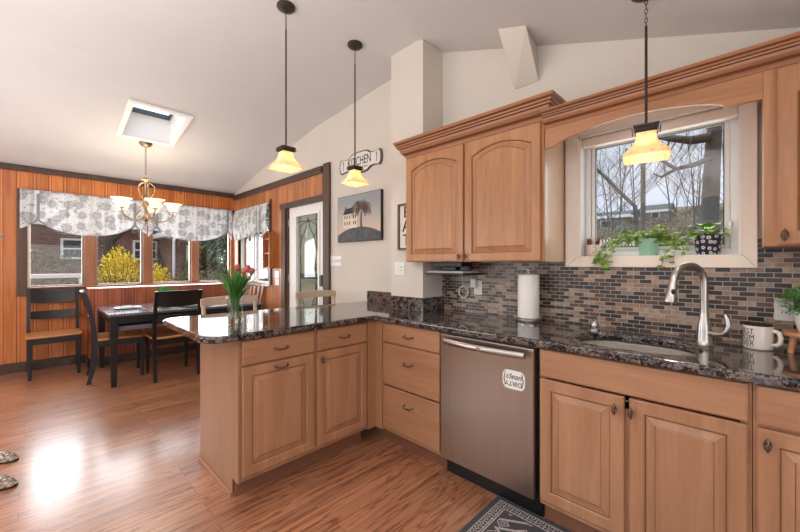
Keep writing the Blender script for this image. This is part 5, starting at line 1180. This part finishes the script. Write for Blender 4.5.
# valances
def valance(label, p0, dirv, width, ties, tail, swag, zt_, group='floral valances', off=.055):
    """p0 = start on the wall, dirv along the wall, normal pointing into the room; ties = positions along; tail/swag = (tie z, lowest z)"""
    v_ = thing('valance', label, 'valance', (0, 0, 0), 0, group)
    dx, dy = dirv; nx, ny = (-dy, dx) if (-dy*1+dx*0) >= 0 and abs(dy) > .5 else (0, -1)
    nxy = (1, 0) if abs(dy) > .5 else (0, -1)
    segs = [0]+ties+[width]
    def zb(s):
        for a, b in zip(segs, segs[1:]):
            if s <= b+1e-6:
                u = (s-a)/(b-a); z_a = tail if a == 0 else swag[0]; z_b = tail if b == width else swag[0]
                if a == 0: return tail+(swag[0]-tail)*u**1.5
                if b == width: return swag[0]+(tail-swag[0])*u**.7
                return swag[0]-(swag[0]-swag[1])*math.sin(PI*u)**.55
        return tail
    NS = int(width/.0125); NZ = 18; vs = []
    for i in range(NS+1):
        s = width*i/NS; z1 = zb(s); dt_ = min([abs(s-t_) for t_ in ties])
        for j in range(NZ+1):
            u = j/NZ; z = zt_+(z1-zt_)*u; fold = .010*math.sin(s*36+1.1*math.sin(s*7))*(.3+.7*u)+.005*math.sin(s*83+u*2)
            gather = .02*math.exp(-(dt_/.05)**2)*u; puff = .035*math.sin(PI*min(1, u*1.0))*(1-math.exp(-(dt_/.09)**2))
            swg = .006*math.sin(26*u+5*abs(dt_))*u*math.exp(-(dt_/.2)**2)
            o_ = off+fold+puff-gather+swg; vs.append((p0[0]+dx*s+nxy[0]*o_, p0[1]+dy*s+nxy[1]*o_, z))
    fs = [(i*(NZ+1)+j, (i+1)*(NZ+1)+j, (i+1)*(NZ+1)+j+1, i*(NZ+1)+j+1) for i in range(NS) for j in range(NZ)]
    o = MB().add(vs, fs).build('fabric', M['fabric'], v_, smooth=80)
    sd = o.modifiers.new('thickness', 'SOLIDIFY'); sd.thickness = .0015
    for t_ in ties:
        z1 = swag[0]; q = MB(); c = (p0[0]+dx*t_, p0[1]+dy*t_)
        pts = lambda w_: [(c[0]+dx*w_+nxy[0]*(off+.052), c[1]+dy*w_+nxy[1]*(off+.052))]
        A, B_ = pts(-.014)[0], pts(.014)[0]; e = .004
        q.hexa([(A[0], A[1], z1-.03), (B_[0], B_[1], z1-.03), (B_[0]+nxy[0]*e, B_[1]+nxy[1]*e, z1-.03), (A[0]+nxy[0]*e, A[1]+nxy[1]*e, z1-.03)], [(A[0], A[1], zt_-.05), (B_[0], B_[1], zt_-.05), (B_[0]+nxy[0]*e, B_[1]+nxy[1]*e, zt_-.05), (A[0]+nxy[0]*e, A[1]+nxy[1]*e, zt_-.05)])
        q.build('tie_band', M['tie'], v_)
        q = MB()
        for sgn in (-1, 1):
            q.tube([(c[0]+dx*w_*sgn+nxy[0]*(off+.045), c[1]+dy*w_*sgn+nxy[1]*(off+.045), z1-.02-h_) for w_, h_ in [(0, 0), (.03, .03), (.065, .055), (.09, .06)]], [.012, .010, .007, .003], 6)
        q.build('tie_bow', M['tie'], v_, smooth=60)
    return v_
valance('left grey floral valance tied up over the first two dining windows', (XL+.03, -1.86), (0, 1), 1.235, [.15, 1.09], 1.70, (1.83, 1.645), 2.168)
valance('right grey floral valance tied up over the dining windows beside the corner', (XL+.03, -.615), (0, 1), 1.16, [.10, 1.07], 1.67, (1.83, 1.635), 2.168)
valance('short grey floral valance over the side window on the door wall', (-4.08, YW-.0), (1, 0), 1.18, [.93], 1.66, (1.76, 1.61), 2.15)

# little wall shelf and plates beside the door
ws = thing('wall_shelf', 'small pine wall shelf with pointed side boards hung beside the door', 'wall shelf', (-2.80, YW-.0015, 1.22))
for x, hh in ((.085, .52), (-.10, .52)):
    extrude_poly('side_board', [(-.125, 0), (0, 0), (0, .46), (-.0625, hh), (-.125, .46)], [], x-.007, x+.007, M['shelf_pine'], ws, bev=.001, axis='x')
for zz in (.005, .20, .40): MB().box(-.0925, .0775, -.11, 0, zz, zz+.012).build('shelf', M['shelf_pine'], ws)
MB().box(-.0925, .0775, -.006, 0, .018, .199).build('back_board', M['shelf_pine'], ws)
plate('switch_plate', 'white double switch plate on the pine wall below the small shelf', (-2.72, YW-.001, 1.085), .115, .20, [(-.026, 0, 'toggle'), (.026, 0, 'toggle')])
wh = thing('wall_hook', 'small cream metal hook on the pine wall at the left photo edge', 'hook', (XL+.001, -2.01, 1.60)); MB().box(0, .006, -.015, .015, -.03, .03).build('plate', M['champagne'], wh); MB().tube([(.006, 0, .01), (.03, .005, -.01), (.04, .008, .01)], .004, 6).build('prong', M['champagne'], wh)

# ------------------------------------------------------------------ outdoors, dining side (-X)
GZ = -.35
def terrain(name, x0, x1, y0, y1, fn, nx_=30, ny_=30):
    vs = [(x0+(x1-x0)*i/nx_, y0+(y1-y0)*j/ny_, fn(x0+(x1-x0)*i/nx_, y0+(y1-y0)*j/ny_)) for i in range(nx_+1) for j in range(ny_+1)]
    fs = [(i*(ny_+1)+j, (i+1)*(ny_+1)+j, (i+1)*(ny_+1)+j+1, i*(ny_+1)+j+1) for i in range(nx_) for j in range(ny_)]
    o = MB().add(vs, fs).build(name, M['ground'], smooth=80); o['kind'] = 'structure'; return o
def hz_(x, y):
    yy = max(0, y-3); return GZ+.165*yy+max(0, x+1)*.12*min(1, yy/12)+.12*noise.noise(Vector((x*.25, y*.25, 0)))*min(1, yy/3)
terrain('ground', -40, XL-.2, -30, 1.0, lambda x, y: GZ, 6, 6)
terrain('ground', -40, 30, 1.0, 60, hz_, 70, 60)
def cr_build(name, label, x0, x1, y0, y1, zw, roof_over, wins, ridge='y', wall='brick', zr=1.2, group=None, base=GZ):
    h_ = thing(name, label, 'house', (0, 0, 0), 0, group)
    MB().box(x0, x1, y0, y1, base, zw).build('wall', M[wall], h_)
    r_ = MB(); ov = roof_over
    if ridge == 'y':
        xm = (x0+x1)/2; r_.add([(x0-ov, y0-ov, zw), (x1+ov, y0-ov, zw), (xm, y0-ov, zw+zr), (x0-ov, y1+ov, zw), (x1+ov, y1+ov, zw), (xm, y1+ov, zw+zr)], [(0, 1, 2), (5, 4, 3), (0, 3, 4, 1), (1, 4, 5, 2), (2, 5, 3, 0)])
    else:
        ym = (y0+y1)/2; r_.add([(x0-ov, y0-ov, zw), (x0-ov, y1+ov, zw), (x0-ov, ym, zw+zr), (x1+ov, y0-ov, zw), (x1+ov, y1+ov, zw), (x1+ov, ym, zw+zr)], [(0, 1, 2), (5, 4, 3), (0, 3, 4, 1), (1, 4, 5, 2), (2, 5, 3, 0)])
    r_.build('roof', M['roof'], h_)
    MB().box(x0-ov-.03, x1+ov+.03, y0-ov-.03, y1+ov+.03, zw-.16, zw-.001).build('eave_board', M['white'], h_)
    for (face, a, b, c, d) in wins:
        f = MB()
        if face == '+x':
            X_ = x1+.01; f.box(X_, X_+.05, a-.07, b+.07, c-.07, c); f.box(X_, X_+.05, a-.07, b+.07, d, d+.07); f.box(X_, X_+.05, a-.07, a, c, d); f.box(X_, X_+.05, b, b+.07, c, d); f.box(X_+.01, X_+.04, a, b, (c+d)/2-.025, (c+d)/2+.025); w_ = f.build('window', M['white'], h_)
            MB().box(X_, X_+.01, a, b, c, d).build('pane', M['dark_glass'], w_)
        else:
            Y_ = y0-.01; f.box(a-.07, b+.07, Y_-.05, Y_, c-.07, c); f.box(a-.07, b+.07, Y_-.05, Y_, d, d+.07); f.box(a-.07, a, Y_-.05, Y_, c, d); f.box(b, b+.07, Y_-.05, Y_, c, d); w_ = f.build('window', M['white'], h_)
            MB().box(a, b, Y_-.01, Y_, c, d).build('pane', M['dark_glass'], w_)
    return h_
cr_build('brick_house', 'long brown brick house with white-framed windows beyond the left dining windows', -22, -15, -9, 1.95, 2.75, .3, [('+x', -1.06, -.60, 1.52, 2.10), ('+x', .95, 1.6, 1.5, 2.12), ('+x', -4.5, -3.6, 1.2, 2.1)], 'y')
cr_build('brick_house', 'brick house wing with white eave and downpipe beyond the third dining window', -19, -13, 1.75, 2.9, 2.42, .25, [('+x', 2.25, 2.6, 1.2, 1.9)], 'x', zr=.9)
dp = thing('downpipe', 'white rain downpipe on the brick wing beyond the third dining window', 'downpipe', (-12.72, 1.72, 0)); MB().tube([(0, 0, GZ), (0, 0, 2.1), (-.0, .05, 2.24)], .045, 8).build('pipe', M['white'], dp, smooth=60)
fence_ = thing('porch_rail', 'low white horizontal rail outside the first dining window', 'railing', (-9, 0, 0)); MB().box(-.05, .05, -3.2, -.95, .965, 1.06).build('top_rail', M['cream'], fence_, bev=.01)
for yy in (-3.1, -2.0, -1.0): MB().box(-.04, .04, yy-.04, yy+.04, GZ-.002, .954).build('post', M['white'], fence_)
def shrub(name, label, c, r, mat, n, leaf=.07, group=None, seed=1, twig=True):
    rnd = random.Random(seed); g_ = thing(name, label, 'shrub', (c[0], c[1], GZ if c[0] < XL else hz_(c[0], c[1])), 0, group)
    mb = MB()
    for k in range(n):
        d_ = Vector((rnd.gauss(0, 1), rnd.gauss(0, 1), rnd.gauss(0, 1))).normalized(); q = rnd.uniform(.45, 1)**.6; lump = 1+.22*noise.noise(d_*2.3+Vector((seed, 0, 0)))
        p_ = Vector((d_.x*r[0]*q*lump, d_.y*r[1]*q*lump, max(.02, r[2]+d_.z*r[2]*q*lump))); mb.leaf(p_, d_+Vector((rnd.uniform(-.6, .6), rnd.uniform(-.6, .6), rnd.uniform(-.2, .6))), leaf*rnd.uniform(.7, 1.4), leaf*.55, bend=.1)
    mb.build('foliage', mat, g_)
    if twig:
        mb = MB()
        for k in range(9):
            a = rnd.uniform(0, 2*PI); mb.tube([(0.02*k, 0, -.0), (math.cos(a)*r[0]*.4, math.sin(a)*r[1]*.4, r[2]), (math.cos(a)*r[0]*.75, math.sin(a)*r[1]*.75, r[2]*1.7)], [.02, .012, .005], 5)
        mb.build('stems', M['bark'], g_)
    return g_
shrub('forsythia', 'large yellow flowering forsythia outside the second dining window', (-8.7, -.35), (.55, .52, .98), M['forsythia'], 4200, .06, 'forsythia bushes', 11)
shrub('forsythia', 'smaller yellow flowering forsythia outside the third dining window', (-8.9, .46), (.4, .32, .80), M['forsythia'], 2200, .06, 'forsythia bushes', 12)
shrub('shrub', 'sparse olive twiggy shrub outside the first dining window', (-12.5, -1.6), (.6, 1.1, 1.05), M['olive'], 4200, .07, 'twiggy shrubs', 13)
shrub('shrub', 'olive green shrub low in the third dining window, beside the small forsythia', (-8.6, 1.05), (.5, .42, .75), M['olive'], 2400, .05, 'twiggy shrubs', 14)
shrub('shrub', 'round dark evergreen shrub before the brick wing', (-12.3, 2.15), (.5, .36, .95), M['evergreen'], 2200, .06, None, 15)
shrub('shrub', 'bright olive shrub low in the fourth dining window', (-9.5, 1.95), (.6, .6, .7), M['olive'], 2600, .06, None, 16)

porch = thing('porch_wall', 'beige sided shed seen through the glazed door', 'porch', (0, 0, 0))  # beige porch wall behind the door glass, built as a plain box
MB().box(-6.0, -3.4, 2.2, 3.4, GZ, 2.6).build('wall', plain('beige_siding', rgb(206, 192, 168), .8), porch)
MB().box(-6.0, -3.4, 2.16, 2.1995, .98, 1.08).build('rail_board', plain('grey_board', rgb(96, 102, 98), .7), porch)
# trees
def tree(name, label, base, height, r0, seed, mat='bark', levels=4, spread=.6, lean=(0, 0), group=None, first=.35, keep=1.0, cat='tree', kids=3):
    rnd = random.Random(seed); t_ = thing(name, label, cat, base, 0, group); mb = MB(); br_ = MB(); cnt = [0]
    def grow(p, d_, L_, r, lv, m_):
        n = 5; pts = [p.copy()]; rr = [r]; q = p.copy(); dd_ = d_.copy()
        for i in range(n):
            dd_ = (dd_+Vector((rnd.gauss(0, .10), rnd.gauss(0, .10), rnd.gauss(.03, .06)))*(1 if lv else .35)).normalized(); q = q+dd_*L_/n; pts.append(q.copy()); rr.append(r*(1-.62*(i+1)/n))
        m_.tube(pts, rr, 7 if lv == 0 else (5 if lv == 1 else 3), cap=False)
        if lv >= levels: return
        k_ = kids+(2 if lv == 0 else 0)
        for k in range(k_):
            u = first+(1-first)*(k+rnd.random()*.8)/k_ if lv == 0 else .25+.75*(k+rnd.random())/k_
            i = min(n-1, int(u*n)); f = u*n-i; pp = pts[i].lerp(pts[min(n, i+1)], min(1, f)); r_ = rr[i]*.55
            ax_ = Vector((rnd.gauss(0, 1), rnd.gauss(0, 1), rnd.gauss(0, .4))).normalized(); nd = (d_*(1-spread)+ax_*spread+Vector((0, 0, .22))).normalized()
            grow(pp, nd, L_*rnd.uniform(.45, .68), r_, lv+1, br_)
    grow(Vector((0, 0, -.1)), Vector((lean[0], lean[1], 1)).normalized(), height, r0, 0, mb)
    mb.build('trunk', M[mat], t_, smooth=60); br_.build('branches', M[mat], t_, smooth=60); return t_
tree('bare_tree', 'bare dark-trunked tree outside the second dining window', (-11.2, -.25, GZ), 6.5, .17, 31, levels=3)
def evergreen(label, base, h_, r_, seed, col='evergreen'):
    rnd = random.Random(seed); t_ = thing('evergreen_tree', label, 'tree', base, 0, 'evergreen trees'); MB().tube([(0, 0, -.1), (0, 0, h_*.85)], [.12, .03], 7).build('trunk', M['bark'], t_)
    mb = MB()
    for k in range(9000):
        z = rnd.uniform(.04, 1)**1.1; a = rnd.uniform(0, 2*PI); rr = r_*(1-z)**.7*(1+.25*math.sin(a*5+z*23))*rnd.uniform(.6, 1); p_ = Vector((rr*math.cos(a), rr*math.sin(a), .15+z*h_)); mb.leaf(p_, (math.cos(a), math.sin(a), rnd.uniform(-.5, .3)), .20, .085, bend=.2)
    mb.build('foliage', M[col], t_); return t_
evergreen('spreading green conifer beyond the fourth dining window, nearer the corner', (-12.2, 3.35, GZ), 3.6, 1.5, 41)
evergreen('green conifer beyond the fourth dining window, behind the bright olive shrub', (-14.8, 3.0, GZ), 4.6, 1.6, 42)
evergreen('green conifer seen past the valance through the side window', (-15.3, 6.2, hz_(-15.3, 6.2)), 4.4, 2.2, 43)

# ------------------------------------------------------------------ outdoors, sink side (+Y)
def hb(x, y): return (x, y, hz_(x, y))
bt = tree('large_bare_tree', 'massive grey bare tree trunk with long left limb at right of the kitchen window', hb(1.30, 9.3), 8.5, .20, 51, 'bark', levels=2, lean=(-.02, 0), first=.85)
mb = MB(); z0 = hz_(1.30, 9.3)
mb.tube([(-.02, 0, 4.25-z0), (-.35, -.1, 4.22-z0), (-.75, -.2, 4.35-z0), (-1.25, -.35, 4.55-z0), (-1.9, -.5, 4.85-z0)], [.12, .10, .085, .07, .05], 8)
mb.tube([(0, 0, 3.75-z0), (-.3, -.15, 3.62-z0), (-.62, -.3, 3.55-z0), (-.95, -.35, 3.85-z0), (-1.15, -.4, 4.25-z0)], [.07, .06, .05, .035, .02], 7); mb.tube([(-.62, -.3, 3.55-z0), (-.9, -.35, 3.4-z0), (-1.05, -.4, 3.5-z0)], [.045, .03, .015], 6)
for i in range(10):
    rnd = random.Random(60+i); x = -.3-i*.15; mb.tube([(x, -.2, 4.3-z0), (x-.1, -.25, 4.0-z0+rnd.uniform(-.1, .1)), (x-.25, -.3, 3.75-z0+rnd.uniform(-.2, .1))], [.02, .012, .006], 4)
mb.build('limb', M['bark'], bt, smooth=60)
tree('leaning_bare_tree', 'young bare tree whose dark branch slants down across the window left half', (-.9, 5.4, hz_(-.9, 5.4)), 4.2, .06, 71, 'bark', levels=3, lean=(-.15, 0))
sb_ = thing('slanting_branch', 'dark bare branch slanting down to the right behind the left window pane', 'branch', (0, 0, 0)); MB().tube([(-.75, 5.2, 3.75), (-.35, 5.1, 3.35), (-.04, 5, 3.03), (.22, 5, 2.72), (.45, 5, 2.42), (.63, 5, 2.2), (.72, 5.0, 1.0), (.74, 5.0, hz_(.74, 5)-.05)], [.012, .02, .024, .028, .03, .032, .034, .04], 7).build('wood', M['bark'], sb_, smooth=60)
pl_ = thing('utility_pole', 'plain grey wooden pole standing behind the ivy, centre of kitchen window', 'pole', hb(-.881, 14)); MB().tube([(0, 0, -.1), (0, 0, 4.6)], [.085, .075], 8).build('post', M['bark2'], pl_, smooth=60)
n_ = 0
protos = []
for i in range(3): protos.append(tree('woodland_tree', 'slender bare grey woodland tree on the slope beyond the kitchen window', hb(-3+i*2.2, 18+i*2), 4.6+i*.5, .042, 80+i, 'bark2', levels=4, group='bare woodland trees', spread=.55, first=.2, kids=4))
rnd = random.Random(90)
for i in range(30):
    y = rnd.uniform(18, 38); x = 1.947+(y+1.733)*rnd.uniform(-.36, .02); c = copy_tree(protos[i % 3]); c.location = hb(x, y); c.rotation_euler = (0, 0, rnd.uniform(0, 6)); k_ = rnd.uniform(.75, 1.2); c.scale = (k_, k_, k_)
for i in range(34):
    y = rnd.uniform(11, 30); x = 1.947+(y+1.733)*rnd.uniform(-.33, .0); r_ = rnd.uniform(.6, 1.1); g_ = shrub('undergrowth_shrub', 'low brown and olive brush on the slope beyond the kitchen window', (x, y), (r_*1.2, r_*1.2, r_*.6), M[['brown_shrub', 'olive', 'evergreen'][i % 3]], 700, .09, 'brush on the slope', 100+i, False)
cr_build('far_house', 'low dark-roofed pale house on the slope, left in the kitchen window', -6.6, -3.2, 22, 26, 4.1, .3, [('-y', -5.6, -5.0, 3.4, 3.8), ('-y', -4.4, -3.9, 3.4, 3.8)], 'x', 'siding', .5, None, 1.6)
cr_build('far_house', 'small pale house on the slope behind the pole in the kitchen window', -3.9, -2.3, 30, 33, 5.2, .2, [('-y', -3.2, -2.8, 4.6, 5.0)], 'x', 'siding', .6, None, 2.2)
fn = thing('white_fence', 'white picket fence behind the mint green pot beyond the kitchen window', 'fence', (0, 0, 0)); f = MB()
x0_, x1_, yf = -2.2, -.3, 12.5; zf0 = hz_(-1.2, yf)
MB().box(x0_, x1_, yf, yf+.03, zf0+.20, zf0+.26).build('rail', M['white'], fn); MB().box(x0_, x1_, yf, yf+.03, zf0+.75, zf0+.82).build('rail', M['white'], fn)
for i in range(20): x = x0_+i*.1; MB().box(x, x+.05, yf-.025, yf-.001, zf0-.1, zf0+.95).build('picket', M['white'], fn)
